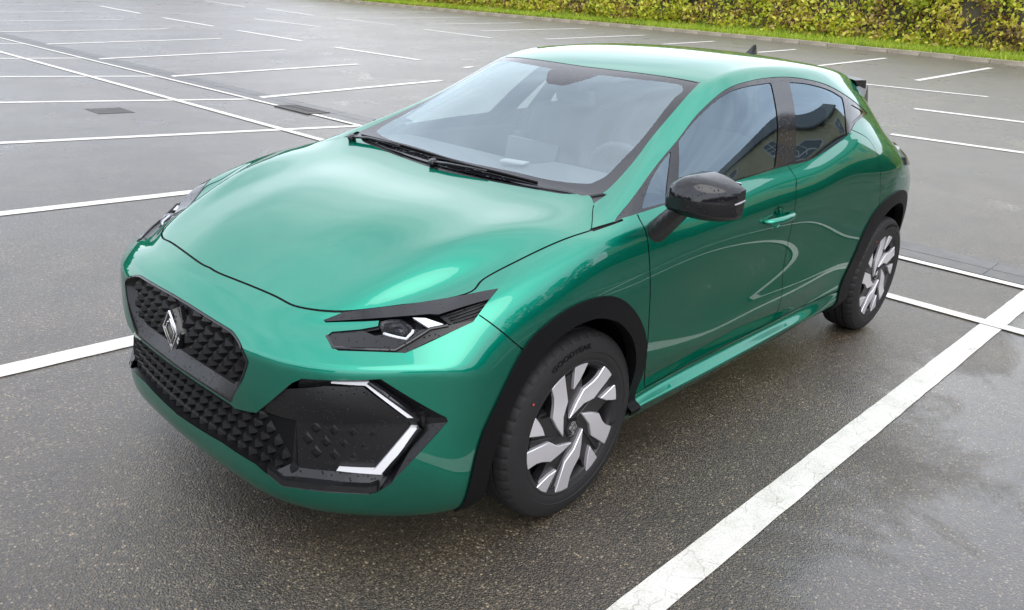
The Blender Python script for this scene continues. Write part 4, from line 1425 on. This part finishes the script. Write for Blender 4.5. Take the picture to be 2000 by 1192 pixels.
# main backing plate, mirrored, and the walls of the opening
bk = (.8, .6, 0)
cen = [PF.to2(p) for p in [(.868, 0, .462), (.857, .20, .460), (.853, .298, .456)] + ink[1:3]] + [PF.to2((.795, .50, .50)), PF.to2((.80, .50, .28))] + [PF.to2(p) for p in ink[13:15]] + [PF.to2((.874, 0, .305))]
V, Fc = plate(PF, cen, .036, .04, back)
both_parts(MB().add(V, Fc), 'intake_backing', 'void_black', IN, smooth=True)
opn = i_out[1:-1]
A = [Vector(p) + Vector((.0, 0, 0)) for p in opn]
nrm_ = lambda p: PQ.d if p[1] > .45 else Vector((1, .25 * p[1], 0)).normalized()
B = [Vector(p) - nrm_(p) * .040 for p in opn]
m = MB()
m.strip(A, B, closed=False)
both_parts(m, 'intake_wall', 'grille_black', IN)
for r in range(5):
    z = .314 + r * .0335
    for c_ in range(0, 12):
        y = (c_ + (.5 if r % 2 else 0)) * .049
        lim = .53 - .03 * r
        top_ = .447 if y < .31 else .45 + (y - .31) * .1
        if y > lim or z > top_:
            continue
        q = (GS * y, z)
        place_stud(PF, q, .036, SM2, 'intake_stud', IN, 1.05)
        if y > .001:
            place_stud(PF, q, .036, SM2, 'intake_stud', IN, 1.05, mirror=True)
# pocket: sloping bezel, brow panel, lower panel with flat studs, light strips
po, pi_ = [Vector(p) for p in f['pout']], [Vector(p) for p in f['pin']]
for sgn in (1, -1):
    PK = empty('lamp_pocket', parent=CAR)
    def put(m, name, mat, **k):
        return (m if sgn > 0 else m.mirror()).build(name, mat, PK, **k)
    d3 = PQ.d
    V, Fc = plate(PQ, [PQ.to2(p) for p in pi_], .034, .03, d3)
    put(MB().add(V, Fc), 'lower_panel', 'satin_black', smooth=True)
    A = [p + d3 * .002 for p in po]
    B = [p - d3 * .034 for p in pi_]
    m = MB()
    m.strip(B, A, closed=False)
    put(m, 'bezel', 'satin_black')
    Bw = [PQ.to2(p) for p in f['brow']]
    V, Fc = plate(PQ, Bw, .0, .025, d3)
    # the brow leans in towards its upper edge
    c0 = sum(q[1] for q in Bw) / len(Bw)
    V2 = []
    for p in V:
        t = (p.z - .47) / .13
        e = max(0, 1 - abs(p.y - .58) / .25)
        V2.append(p - d3 * (.030 - .020 * math.sin(max(0, min(1, t)) * 2.6) * (.4 + .6 * e)))
    put(MB().add(V2, Fc), 'brow_panel', 'satin_black', smooth=True)
    m = solid(PQ, [PQ.to2(p) for p in f['drl_up']], .016, .05, .03, d3)
    put(m, 'light_strip', 'lamp_white')
    m = solid(PQ, [PQ.to2(p) for p in f['drl_lo']], .016, .05, .03, d3)
    put(m, 'light_strip', 'lamp_white')
    # dark carrier of the strips
    m = MB().tube([p - d3 * .020 for p in (Vector(f['drl_up'][1]), Vector(f['drl_up'][2]), Vector(f['drl_lo'][1]), Vector(f['drl_lo'][2]))], .010, 8)
    put(m, 'strip_carrier', 'gloss_black', smooth=True)
    # splitter blade along the lower edge
    lowp = [Vector(p) for p in (f['pout'][10], f['pout'][9], f['pout'][8], f['pout'][7], f['pout'][6])]
    m = MB()
    m.strip([p + d3 * .004 + Vector((0, 0, .004)) for p in lowp], [p + d3 * .002 + Vector((0, 0, .022)) for p in lowp], closed=False)
    m.strip([p + d3 * .002 + Vector((0, 0, .022)) for p in lowp], [p - d3 * .03 + Vector((0, 0, .030)) for p in lowp], closed=False)
    put(m, 'splitter', 'satin_black')
    for r, (z, n0) in enumerate([(.455, 4), (.415, 4), (.378, 4)]):
        for i in range(n0):
            y = .575 + i * .040 + (.0 if r % 2 == 0 else -.018)
            base = PQ.to2((.80 - (y - .55) * .85, y, z))
            place_stud(PQ, base, .034, SM3, 'flat_stud', PK, 1.15 - .17 * i, mirror=sgn < 0)

# --- headlamps
for sgn in (1, -1):
    HL = empty('headlight', parent=CAR)
    def put(m, name, mat, **k):
        return (m if sgn > 0 else m.mirror()).build(name, mat, HL, **k)
    d3 = PL.d
    o2 = [PL.to2(p) for p in hl]
    V, Fc = plate(PL, o2, .035, .03, d3)
    put(MB().add(V, Fc), 'housing', 'gloss_black', smooth=True)
    A = [Vector(p) for p in hl]
    B = [p - d3 * .036 for p in A]
    m = MB()
    m.strip(B, A)
    put(m, 'housing_wall', 'grille_black')
    put(solid(PL, [PL.to2(p) for p in f['wing']], -.003, .02, .03, d3), 'upper_blade', 'gloss_black', angle=30)
    put(solid(PL, [PL.to2(p) for p in f['fins']], .008, .03, .03, d3), 'fin_panel', 'grille_black', angle=30)
    for kf in ('fin1', 'fin2', 'fin3', 'fin4'):
        a, b = (Vector(p) for p in f[kf])
        P = [PL.lift(PL.to2(a.lerp(b, t / 4)), .006, d3) for t in range(5)]
        put(MB().tube(P, .0018, 6), 'fin', 'satin_black', smooth=True)
    put(solid(PL, [PL.to2(p) for p in f['bowl']], .004, .03, .03, d3), 'lower_shell', 'satin_black', angle=30)
    P = [PL.lift(PL.to2(Vector(p)), .001, d3) for p in f['lip']]
    put(MB().tube(P, .0045, 6), 'lower_lip', 'gloss_black', angle=40)
    put(solid(PL, [PL.to2(p) for p in f['led']], .004, .03, .03, d3), 'light_blade', 'lamp_white', angle=30)
    # lens: clear dome over a bright bowl
    lo = [PL.to2(p) for p in f['lens']]
    cx, cy = sum(q[0] for q in lo) / len(lo), sum(q[1] for q in lo) / len(lo)
    m, m2 = MB(), MB()
    rings = []
    for k_, dep in ((1.0, .012), (.92, .002), (.7, -.006), (.4, -.011), (.02, -.013)):
        rings.append([PL.lift((cx + (q[0] - cx) * k_, cy + (q[1] - cy) * k_), dep, d3) for q in lo])
    for a, b in zip(rings, rings[1:]):
        m.strip(a, b)
    put(m, 'lens', 'lamp_glass', smooth=True)
    rings = [[PL.lift((cx + (q[0] - cx) * k_, cy + (q[1] - cy) * k_ + (.006 if k_ < .8 else 0)), dep, d3) for q in lo] for k_, dep in ((.98, .010), (.8, .016), (.55, .03), (.3, .034), (.02, .028))]
    for i, (a, b) in enumerate(zip(rings, rings[1:])):
        m2.strip(a, b)
    put(m2, 'reflector', 'rim_dark', smooth=True)
    P = [PL.lift((cx + (q[0] - cx) * .9, cy + (q[1] - cy) * .9), .008, d3) for q in lo[4:10]]
    put(MB().tube(P, .0042, 6), 'lens_rim', 'lamp_white', smooth=True)

# ------------------------------------------------------------------ wheels
RW = .315
def polar(P, arc=True):
    o = []
    for i, (r, a) in enumerate(P):
        r2, a2 = P[(i + 1) % len(P)]
        o.append((r * math.cos(R(a)), r * math.sin(R(a))))
        if arc and abs(a2 - a) > 4 and abs(r2 - r) < .02 and r > .18:
            for k in range(1, 4):
                t = k / 4
                rr, aa = r + (r2 - r) * t, a + (a2 - a) * t
                o.append((rr * math.cos(R(aa)), rr * math.sin(R(aa))))
    return o
def yprism(O, y0, y1, ch=.0025, dish=None):
    """prism between y0 and y1 (outer) with a chamfer on the outer edge"""
    n = len(O)
    I = shrink(O, ch)
    dd = dish or (lambda x, z: 0.0)
    V = [(x, y0 + dd(x, z), z) for x, z in O] + [(x, y1 - ch + dd(x, z), z) for x, z in O] + [(x, y1 + dd(x, z), z) for x, z in I]
    Fc = [tuple(range(2 * n, 3 * n))]
    for i in range(n):
        j = (i + 1) % n
        Fc += [(i, j, n + j, n + i), (n + i, n + j, 2 * n + j, 2 * n + i)]
    return V, Fc
dish = lambda x, z: 0.0
WHEELS = []
# tyre with ribs, shoulder notches and bead line
prof = [(.205, -.085), (.222, -.094), (.26, -.098), (.292, -.090), (.309, -.074), (.3135, -.060), (.3145, -.045), (.306, -.043), (.306, -.036), (.315, -.034), (.315, -.005), (.306, -.003), (.306, .004), (.315, .006),
        (.315, .032), (.306, .034), (.306, .041), (.3145, .043), (.3135, .062), (.309, .074), (.300, .085), (.285, .093), (.268, .0975), (.255, .0985), (.2535, .0965), (.247, .0970), (.236, .0955), (.228, .0920), (.224, .0935), (.219, .0900), (.205, .082)]
NS = 240
V, Fc = lathe(prof, NS)
V = [list(p) for p in V]
for i, (r, y) in enumerate(prof):
    if y > .058 and r > .29 or y < -.055 and r > .29:
        for k in range(NS):
            if k % 5 == 0:
                s = 1 - .0038 / r
                V[i * NS + k][0] *= s
                V[i * NS + k][2] *= s
me_tyre = mk('tyre', V, Fc, 'rubber', smooth=True).data
bpy.data.objects.remove(bpy.data.objects['tyre'])
me_tyre.set_sharp_from_angle(angle=R(22))
def mesh_of(m, name, mat, angle=None, smooth=False):
    o = m.build(name, mat, angle=angle, smooth=smooth)
    me = o.data
    bpy.data.objects.remove(o)
    return me
# barrel and brake behind the cover
V, Fc = lathe([(.205, .086), (.200, .075), (.190, .02), (.185, -.06), (.10, -.065), (.06, -.03)], 64)
me_barrel = mesh_of(MB().add(V, Fc), 'wheel', 'rim_dark', smooth=True)
m = MB()
V, Fc = lathe([(.06, .035), (.135, .035), (.135, .015), (.06, .015)], 48)
m.add(V, Fc).box((.12, .03, .02), (.06, .06, .12))
me_brake = mesh_of(m, 'brake_disc', 'brake_metal', angle=30)
# cover plate with five openings
WIN = [(.205, 101), (.206, 112), (.203, 123.5), (.176, 124), (.152, 118), (.130, 105.5), (.165, 99.5)]
holes = [polar([(r, a + 72 * k) for r, a in WIN], False) for k in range(5)]
ring = [(.2165 * math.cos(2 * math.pi * k / 100), .2165 * math.sin(2 * math.pi * k / 100)) for k in range(100)]
pts = [Vector(q) for q in ring]
eds = []
for h in holes:
    b = len(pts)
    pts += [Vector(q) for q in h]
    eds += [(b + i, b + (i + 1) % len(h)) for i in range(len(h))]
for rr, nn in ((.19, 50), (.165, 45), (.14, 40), (.115, 34), (.09, 28), (.06, 20), (.03, 10)):
    for k in range(nn):
        q = (rr * math.cos(2 * math.pi * k / nn), rr * math.sin(2 * math.pi * k / nn))
        pts.append(Vector(q))
vs_, es_, fs_ = delaunay_2d_cdt(pts, eds, [list(range(100))], 1, 1e-6)[:3]
def face_y(x, z):
    r = math.hypot(x, z)
    a = (math.degrees(math.atan2(z, x)) - 92) % 72
    return .0865 + .006 * math.cos(r / .2165 * 1.5) - (.012 if r < .205 else .004) * 1.0
keep = []
for t in fs_:
    c = (sum(vs_[i].x for i in t) / len(t), sum(vs_[i].y for i in t) / len(t))
    if not any(inside(c, h) for h in holes):
        keep.append(tuple(t))
m = MB().add([(q.x, face_y(q.x, q.y), q.y) for q in vs_], keep)
for h in holes:
    m.strip([(x, face_y(x, z), z) for x, z in h], [(x * .96, .050, z * .96) for x, z in h])
me_cover = mesh_of(m, 'wheel_cover', 'rim_dark', angle=25)
V, Fc = lathe([(.2135, .0835), (.2145, .0885), (.2195, .0880), (.2205, .080)], 96)
me_ring = mesh_of(MB().add(V, Fc), 'rim_edge', 'silver', smooth=True)
BIG = [(.050, 58), (.088, 92), (.126, 104.5), (.152, 118.5), (.174, 123.5), (.2125, 126), (.2135, 134), (.2135, 142.8), (.165, 142), (.113, 140.5), (.080, 118)]
WED = [(.138, 81.8), (.2135, 83.8), (.2135, 92), (.2125, 100.5), (.185, 97.2), (.160, 92)]
me_big = mesh_of(MB().add(*yprism(polar(BIG), .078, .0905, .002, dish)), 'blade', 'silver', angle=25)
me_wed = mesh_of(MB().add(*yprism(polar(WED), .078, .0905, .002, dish)), 'blade_wedge', 'silver', angle=25)
# raised rib along each black arm, fine fluting beside it
ARM = [(.035, 120), (.110, 146), (.2135, 151.5), (.2135, 146), (.12, 141.5)]
me_arm = mesh_of(MB().add(*yprism(polar(ARM), .074, .0835, .002, dish)), 'arm', 'rim_dark', angle=25)
capm = MB()
V, Fc = lathe([(.036, .07), (.034, .084), (.028, .0865), (.0, .0865)], 6)
me_cap = mesh_of(capm.add(V, Fc), 'centre_cap', 'gloss_black', angle=25)
lg = MB()
for P in ([(-.004, .0195), (0, .022), (.0155, 0), (.002, -.0185)], [(.004, -.0195), (0, -.022), (-.0155, 0), (-.002, .0185)], [(0, .0125), (.0088, 0), (.003, -.008)], [(0, -.0125), (-.0088, 0), (-.003, .008)]):
    s_ = stroke(P, .0032, .0, .004)
    lg.add([(y, .090 + x, z) for x, y, z in s_.v], s_.f)
me_logo = mesh_of(lg, 'cap_emblem', 'chrome')
# tyre lettering, moulded in the rubber
def arc_text(txt, r, size, a0):
    cu = bpy.data.curves.new('lettering', 'FONT')
    cu.body = txt
    cu.size = size
    cu.extrude = .0006
    cu.align_x = 'CENTER'
    ob = bpy.data.objects.new('lettering', cu)
    COL.objects.link(ob)
    bpy.context.view_layer.update()
    me = bpy.data.meshes.new_from_object(ob.evaluated_get(bpy.context.evaluated_depsgraph_get()))
    bpy.data.objects.remove(ob)
    for q in me.vertices:
        a = a0 + q.co.x * 1.25 / r
        rr = r + q.co.y
        q.co = Vector((rr * math.cos(a), .0982 + q.co.z, rr * math.sin(a)))
    me.materials.clear()
    me.materials.append(MAT['matt_black'])
    return me
me_txt = arc_text('GOODYEAR', .270, .026, R(78))
m = MB()
V, Fc = lathe([(.004, .0003), (.003, .001), (0, .001)], 12)
me_dot = mesh_of(MB().add([(x + .270 * math.cos(R(36)), y + .0985, z + .270 * math.sin(R(36))) for x, y, z in V], Fc), 'paint_dot', 'red_dot')
for nm, x, y, rz, spin in (('wheel', 0, .765, 0, 0), ('wheel', -2.591, .765, 0, -17), ('wheel', 0, -.765, math.pi, 30), ('wheel', -2.591, -.765, math.pi, 50)):
    w = link(nm, me_barrel, None, CAR)
    w.location = (x, y, RW)
    w.rotation_euler = Matrix.Rotation(rz, 3, 'Z').to_4x4().to_euler()
    w.rotation_mode = 'XYZ'
    w.matrix_local = Matrix.Translation((x, y, RW)) @ Matrix.Rotation(rz, 4, 'Z') @ Matrix.Rotation(R(spin), 4, 'Y')
    link('tyre', me_tyre, None, w)
    link('brake_disc', me_brake, None, w)
    link('wheel_cover', me_cover, None, w).scale = (1.03, 1, 1.03)
    link('rim_edge', me_ring, None, w).scale = (1.035, 1.015, 1.035)
    link('centre_cap', me_cap, None, w)
    link('cap_emblem', me_logo, None, w)
    link('lettering', me_txt, None, w)
    link('paint_dot', me_dot, None, w)
    for k in range(5):
        for me_, n_ in ((me_big, 'blade'), (me_wed, 'blade'), (me_arm, 'arm')):
            o = link(n_, me_, None, w)
            o.scale = (1.035, 1, 1.035)
            o.rotation_euler = (0, -R(72 * k), 0)

# ------------------------------------------------------------------ wheel wells and underbody
for x in (0.02, -2.565):
    for s in (1, -1):
        rr = .405 if x > -1 else .42
        m = MB()
        A, B, C, D_ = [], [], [], []
        for k in range(25):
            a = R(-6 + 192 * k / 24)
            px, pz = x + rr * math.cos(a), .30 + rr * math.sin(a)
            A.append((px, s * .875, pz)); B.append((px, s * .55, pz)); C.append((x, s * .55, .30))
        m.strip([(p[0], s * .80, p[2]) for p in A], B, closed=False)
        m.strip(B, C, closed=False)
        m.build('wheel_well', 'void_black', CAR, smooth=True)
m = MB().box((-1.25, 0, .235), (3.6, 1.02, .03)).box((-1.30, 0, .235), (1.70, 1.60, .04)).box((.62, 0, .215), (.30, 1.0, .03))
m.build('underbody', 'void_black', CAR)
MB().tube([(-2.591, -.66, .30), (-2.591, .66, .30)], .05, 10).build('rear_axle', 'void_black', CAR)
MB().tube([(0, -.66, .30), (0, .66, .30)], .04, 10).build('front_axle', 'void_black', CAR)
MB().box((.35, 0, .45), (.5, 1.0, .45)).build('engine_block', 'void_black', CAR)

# ------------------------------------------------------------------ door mirrors
def mirror(sgn):
    MR = empty('side_mirror', parent=CAR)
    put = lambda m, name, mat, **k: (m if sgn > 0 else m.mirror()).build(name, mat, MR, **k)
    # sections across y: y, front x, rear x, top z, bottom z
    SEC = [(.868, -.350, -.395, 1.018, .985), (.876, -.318, -.412, 1.056, .974), (.897, -.292, -.424, 1.086, .968), (.930, -.281, -.430, 1.104, .965), (.965, -.283, -.434, 1.1085, .963),
           (1.000, -.298, -.438, 1.103, .963), (1.030, -.326, -.441, 1.093, .966), (1.055, -.362, -.444, 1.082, .972), (1.070, -.388, -.446, 1.075, .980), (1.0755, -.404, -.446, 1.0715, .990)]
    NK = 20
    rings = []
    for y, xf, xr, zt, zb in SEC:
        zm = zb + (zt - zb) * .52
        ring_ = []
        for k in range(NK):
            t = k / NK
            if t < .5:           # rear top -> front nose -> rear bottom
                u = t / .5
                a = math.pi / 2 - u * math.pi
                cx_, sx_ = math.cos(a), math.sin(a)
                z = zm + (abs(sx_) ** .62) * math.copysign((zt - zm) if sx_ > 0 else (zm - zb), sx_)
                x = xr + (xf - xr) * (abs(cx_) ** .50)
                # undercut below the waist line
                if sx_ < -.45:
                    x = xr + (x - xr) * (1 - .30 * (abs(sx_) - .45) / .55)
            else:
                u = (t - .5) / .5
                z = zb + (zt - zb) * u
                x = xr - .004 * math.sin(u * math.pi)
            ring_.append((x, y, z))
        rings.append(ring_)
    capm, lowm = MB(), MB()
    for i in range(len(SEC) - 1):
        for k in range(NK):
            a, b, c, d = rings[i][k], rings[i][(k + 1) % NK], rings[i + 1][(k + 1) % NK], rings[i + 1][k]
            (capm if k < 5 else lowm).add([a, b, c, d], [(0, 1, 2, 3)])
    lowm.add(rings[0], [tuple(range(NK))])
    lowm.add(rings[-1], [tuple(range(NK))[::-1]])
    for mm, nm, mt in ((capm, 'mirror_cap', 'gloss_black'), (lowm, 'mirror_housing', 'satin_black')):
        o = put(mm, nm, mt)
        bm = bmesh.new()
        bm.from_mesh(o.data)
        bmesh.ops.remove_doubles(bm, verts=bm.verts[:], dist=1e-5)
        bm.to_mesh(o.data)
        bm.free()
        o.data.polygons.foreach_set('use_smooth', [True] * len(o.data.polygons))
        o.data.set_sharp_from_angle(angle=R(38))
    # folding foot
    m = MB()
    sec = []
    for t in range(7):
        u = t / 6 * 1.35
        c = Vector((-.350 - .006 * u, .838 + .072 * u, .895 + .085 * u))
        w, h = .060 - .006 * u, .050 - .010 * u
        sec.append([c + Vector((w * math.cos(2 * math.pi * k / 12), -.25 * h * math.sin(2 * math.pi * k / 12), h * .8 * math.sin(2 * math.pi * k / 12))) for k in range(12)])
    for a, b in zip(sec, sec[1:]):
        m.strip(a, b)
    put(m, 'mirror_foot', 'satin_black', smooth=True)
    put(MB().box((-.4515, .972, 1.035), (.004, .165, .105), bev=.001), 'mirror_glass', 'mirror_glass')
    put(MB().tube([(-.395, 1.0705, 1.030), (-.418, 1.0765, 1.034), (-.444, 1.0765, 1.038)], .005, 6, flat=.7), 'indicator', 'indicator', smooth=True)
    return MR
mirror(1)
MRR = mirror(-1)
# the far mirror is folded back along its window
MRR.matrix_local = Matrix.Translation((-.56, -.835, -.095)) @ Matrix.Rotation(R(-72), 4, 'Z') @ Matrix.Translation((.375, .885, 0))

# ------------------------------------------------------------------ door handles
for sgn in (1, -1):
    dr = DOOR[None if sgn > 0 else 'right']
    put = lambda m, name, mat, **k: (m if sgn > 0 else m.mirror()).build(name, mat, dr, **k)
    P = []
    for t in range(13):
        u = t / 12
        x = -1.045 - .235 * u
        z = .838 + .006 * u
        y = .874 + .032 * math.sin(math.pi * min(1, max(0, u))) ** .55
        P.append((x, y, z))
    rr = [.010, .015, .0175, .0185, .019, .019, .019, .019, .0185, .018, .017, .015, .010]
    put(MB().tube(P, rr, 12, flat=.75), 'door_handle', 'paint', smooth=True)
    # bowl of the finger recess
    m = MB()
    rings = []
    for k_, dep in ((1.0, .0), (.93, .006), (.78, .015), (.5, .022), (.02, .024)):
        rings.append([PY.lift(PY.to2((HC[0] + HRX * k_ * math.cos(2 * math.pi * j / 32), 0, HC[1] + HRZ * k_ * math.sin(2 * math.pi * j / 32))), dep, (0, 1, 0)) for j in range(32)])
    for a_, b_ in zip(rings, rings[1:]):
        m.strip(a_, b_)
    put(m, 'handle_recess', 'paint', smooth=True)

# ------------------------------------------------------------------ wipers
def wiper(pivot, arm, blade):
    W = empty('wiper', parent=CAR)
    def on(p, h):
        q = PW.lift(PW.to2(p))
        return q + Vector((.45, 0, .9)).normalized() * h
    MB().tube([on(p, h) for p, h in arm], [.010, .008, .006, .005][:len(arm)], 8, flat=.6).build('wiper_arm', 'satin_black', W, smooth=True)
    n = 9
    a, b = Vector(blade[0]), Vector(blade[1])
    P = [on(a.lerp(b, i / n), .011 + .003 * math.sin(math.pi * i / n)) for i in range(n + 1)]
    MB().tube(P, .0055, 8, flat=.6).build('wiper_blade', 'matt_black', W, smooth=True)
    P = [on(a.lerp(b, i / n), .005) for i in range(n + 1)]
    MB().tube(P, .004, 6).build('wiper_rubber', 'void_black', W, smooth=True)
    MB().tube([on(pivot, 0), on(pivot, .022)], .016, 12).build('wiper_pivot', 'satin_black', W, smooth=True)
wiper((-.215, -.60, .98), [((-.215, -.60, .98), .015), ((-.235, -.50, .98), .019), ((-.238, -.38, .98), .019), ((-.236, -.30, .98), .018)], ((-.262, -.585, .98), (-.236, .06, .98)))
wiper((-.190, -.06, .97), [((-.190, -.06, .97), .015), ((-.200, .02, .97), .019), ((-.212, .12, .97), .019), ((-.222, .20, .97), .018)], ((-.232, -.10, .97), (-.238, .42, .98)))

# ------------------------------------------------------------------ roof aerial, spoiler, tail lamps
m = MB()
sec = []
for u, L_, w_ in ((0, .075, .022), (.25, .062, .016), (.55, .044, .010), (.8, .028, .006), (1, .014, .003)):
    cx_ = -2.40 - .040 * u
    sec.append([(cx_ + L_ * math.cos(2 * math.pi * k / 14), w_ * math.sin(2 * math.pi * k / 14), 1.368 + .062 * u) for k in range(14)])
for a, b in zip(sec, sec[1:]):
    m.strip(a, b)
m.add(sec[-1], [tuple(range(14))])
m.build('roof_aerial', 'satin_black', CAR, smooth=True)
sp = MB()
SPO = []
for y in np.linspace(-.50, .50, 17):
    e = abs(y) / .50
    xr = -2.95 + .135 * e ** 2
    zt = 1.300 - .048 * e ** 2
    SPO.append([(-2.66 + .02 * e, y, zt + .062 - .02 * e), (-2.80, y, zt + .040), (xr, y, zt + .004), (xr + .004, y, zt - .018), (-2.84, y, zt - .028), (-2.72, y, zt - .005)])
for a, b in zip(SPO, SPO[1:]):
    sp.strip(a, b)
sp.add(SPO[0], [tuple(range(6))[::-1]])
sp.add(SPO[-1], [tuple(range(6))])
sp.build('roof_spoiler', 'satin_black', CAR, angle=40)
for s in (1, -1):
    # side blade of the spoiler
    MB().add([(-2.62, s * .512, 1.262), (-2.90, s * .478, 1.262), (-2.93, s * .47, 1.235), (-2.87, s * .520, 1.115), (-2.80, s * .545, 1.105), (-2.70, s * .545, 1.20),
              (-2.62, s * .49, 1.262), (-2.90, s * .456, 1.262), (-2.93, s * .45, 1.235), (-2.87, s * .49, 1.115), (-2.80, s * .515, 1.105), (-2.70, s * .515, 1.20)],
             [(0, 1, 2, 3, 4, 5), (11, 10, 9, 8, 7, 6)] + [(i, 6 + i, 6 + (i + 1) % 6, (i + 1) % 6) for i in range(6)]).build('spoiler_blade', 'satin_black', CAR)
    TL = MB()
    ring_o = []
    def sk(x, z, o):            # point o outside the flank
        p = PY.lift(PY.to2((x, 0, z)))
        return (p.x - o * .35, s * (p.y + o), p.z)
    for x, zt, zb, o in ((-2.66, .950, .925, -.006), (-2.70, .968, .902, .010), (-2.78, .978, .890, .014), (-2.86, .982, .885, .012)):
        zm = (zt + zb) / 2
        ring_o.append([sk(x, zt + .006, -.012), sk(x, zt, o), sk(x, zm, o + .006), sk(x, zb, o), sk(x, zb - .006, -.012)])
    for y, o in ((.62, .030), (.50, .024), (.38, .006)):
        q = [PB.lift(PB.to2((0, y, z))) for z in (.990, .978, .934, .892, .884)]
        ring_o.append([(p.x - d_, s * p.y, p.z) for p, d_ in zip(q, (-.012, o, o + .006, o, -.012))])
    for a_, b_ in zip(ring_o, ring_o[1:]):
        TL.strip(a_, b_, closed=False)
    TL.add(ring_o[0], [(0, 1, 2, 3, 4)])
    t = TL.build('tail_light', 'gloss_black', CAR, angle=35)
    P = [r_[2] for r_ in ring_o[1:6]]
    MB().tube([(x, y + s * .001, z - .012) for x, y, z in P], .006, 6).build('lamp_strip', 'lamp_red', t, smooth=True)
MB().box((-3.255, 0, .66), (.012, .52, .11), bev=.003).build('number_plate', 'paper', CAR)

# ------------------------------------------------------------------ cabin
INT = empty('cabin', parent=CAR)
MB().box((-1.35, 0, .30), (2.6, 1.44, .05)).build('floor', 'interior_dark', INT)
m = MB()
rows = []
for y in np.linspace(-.66, .66, 13):
    rows.append([(-.30, y, .950), (-.42, y, .972), (-.56, y, .965 if abs(y - .36) > .2 else .995), (-.66, y, .945 if abs(y - .36) > .2 else .975), (-.70, y, .88), (-.62, y, .70), (-.50, y, .55)])
for a, b in zip(rows, rows[1:]):
    m.strip(a, b, closed=False)
m.build('dashboard', 'interior_mid', INT, smooth=True)
m = MB()
m.box((-.60, .06, .985), (.02, .27, .13), Matrix.Rotation(R(-15), 3, 'Y'), bev=.006)
m.build('centre_screen', 'gloss_black', INT)
MB().box((-.612, .05, .99), (.004, .23, .10), Matrix.Rotation(R(-15), 3, 'Y')).build('screen_face', 'interior_mid', INT)
# loose papers on the dash top that mirror in the glass
MB().box((-.44, .12, .990), (.06, .10, .004), Matrix.Rotation(R(18), 3, 'Z')).build('paper_sheet', 'paper', INT)
m = MB()
SW = Matrix.Translation((-.86, .36, .90)) @ Matrix.Rotation(R(-65), 4, 'Y')
P = [SW @ Vector((.18 * math.cos(2 * math.pi * k / 28), .18 * math.sin(2 * math.pi * k / 28), 0)) for k in range(29)]
m.tube(P, .014, 8, cap=False)
m.tube([SW @ Vector((0, -.17, 0)), SW @ Vector((0, .17, 0))], .020, 8)
m.tube([SW @ Vector((0, 0, 0)), SW @ Vector((-.15, 0, -.02))], .020, 8)
m.tube([SW @ Vector((0, 0, .0)), SW @ Vector((0, 0, -.25))], .03, 8)
m.build('steering_wheel', 'interior_dark', INT, smooth=True)
def seat(x, y, name='seat', w=.50, back_h=.62):
    m = MB()
    m.box((x + .20, y, .47), (.54, w, .16), Matrix.Rotation(R(-8), 3, 'Y'), bev=.05)
    m.box((x - .13, y, .80), (.16, w * .96, back_h), Matrix.Rotation(R(-17), 3, 'Y'), bev=.06)
    m.box((x - .05, y + w * .44, .74), (.16, .07, .42), Matrix.Rotation(R(-17), 3, 'Y'), bev=.03)
    m.box((x - .05, y - w * .44, .74), (.16, .07, .42), Matrix.Rotation(R(-17), 3, 'Y'), bev=.03)
    o = m.build(name, 'seat_fabric', INT, angle=60)
    m = MB().box((x - .265, y, 1.185), (.10, .27, .19), Matrix.Rotation(R(-12), 3, 'Y'), bev=.04)
    for k in (-.05, .05):
        m.tube([(x - .24, y + k, 1.04), (x - .262, y + k, 1.14)], .007, 6)
    m.build('headrest', 'seat_fabric', INT, angle=60)
seat(-1.18, .36)
seat(-1.18, -.36)
m = MB().box((-1.86, 0, .50), (.50, 1.28, .18), bev=.05).box((-2.14, 0, .80), (.16, 1.26, .58), Matrix.Rotation(R(-20), 3, 'Y'), bev=.05)
m.build('rear_bench', 'seat_fabric', INT, angle=60)
for y in (-.40, 0, .40):
    MB().box((-2.27, y, 1.10), (.09, .24, .14), Matrix.Rotation(R(-14), 3, 'Y'), bev=.03).build('headrest', 'seat_fabric', INT, angle=60)
MB().box((-2.55, 0, .93), (.5, 1.2, .03)).build('parcel_shelf', 'interior_dark', INT)
# inside mirror and camera housing behind the top of the screen
m = MB().box((-.90, 0, 1.262), (.12, .16, .05), Matrix.Rotation(R(24), 3, 'Y'), bev=.015)
m.build('camera_housing', 'interior_dark', INT)
m = MB().box((-.925, 0.0, 1.205), (.035, .24, .07), Matrix.Rotation(R(8), 3, 'Y') @ Matrix.Rotation(R(-12), 3, 'Z'), bev=.015).tube([(-.90, 0, 1.25), (-.925, 0, 1.21)], .012, 8)
m.build('rear_view_mirror', 'interior_dark', INT)
for s in (1, -1):
    MB().tube([(-1.40, s * .72, .62), (-1.42, s * .70, .98), (-1.52, s * .545, 1.28)], [.05, .045, .03], 8).build('door_pillar', 'interior_dark', INT, smooth=True)
    MB().box((-.95, s * .80, .72), (.95, .04, .46), bev=.015).build('door_card', 'interior_dark', INT)
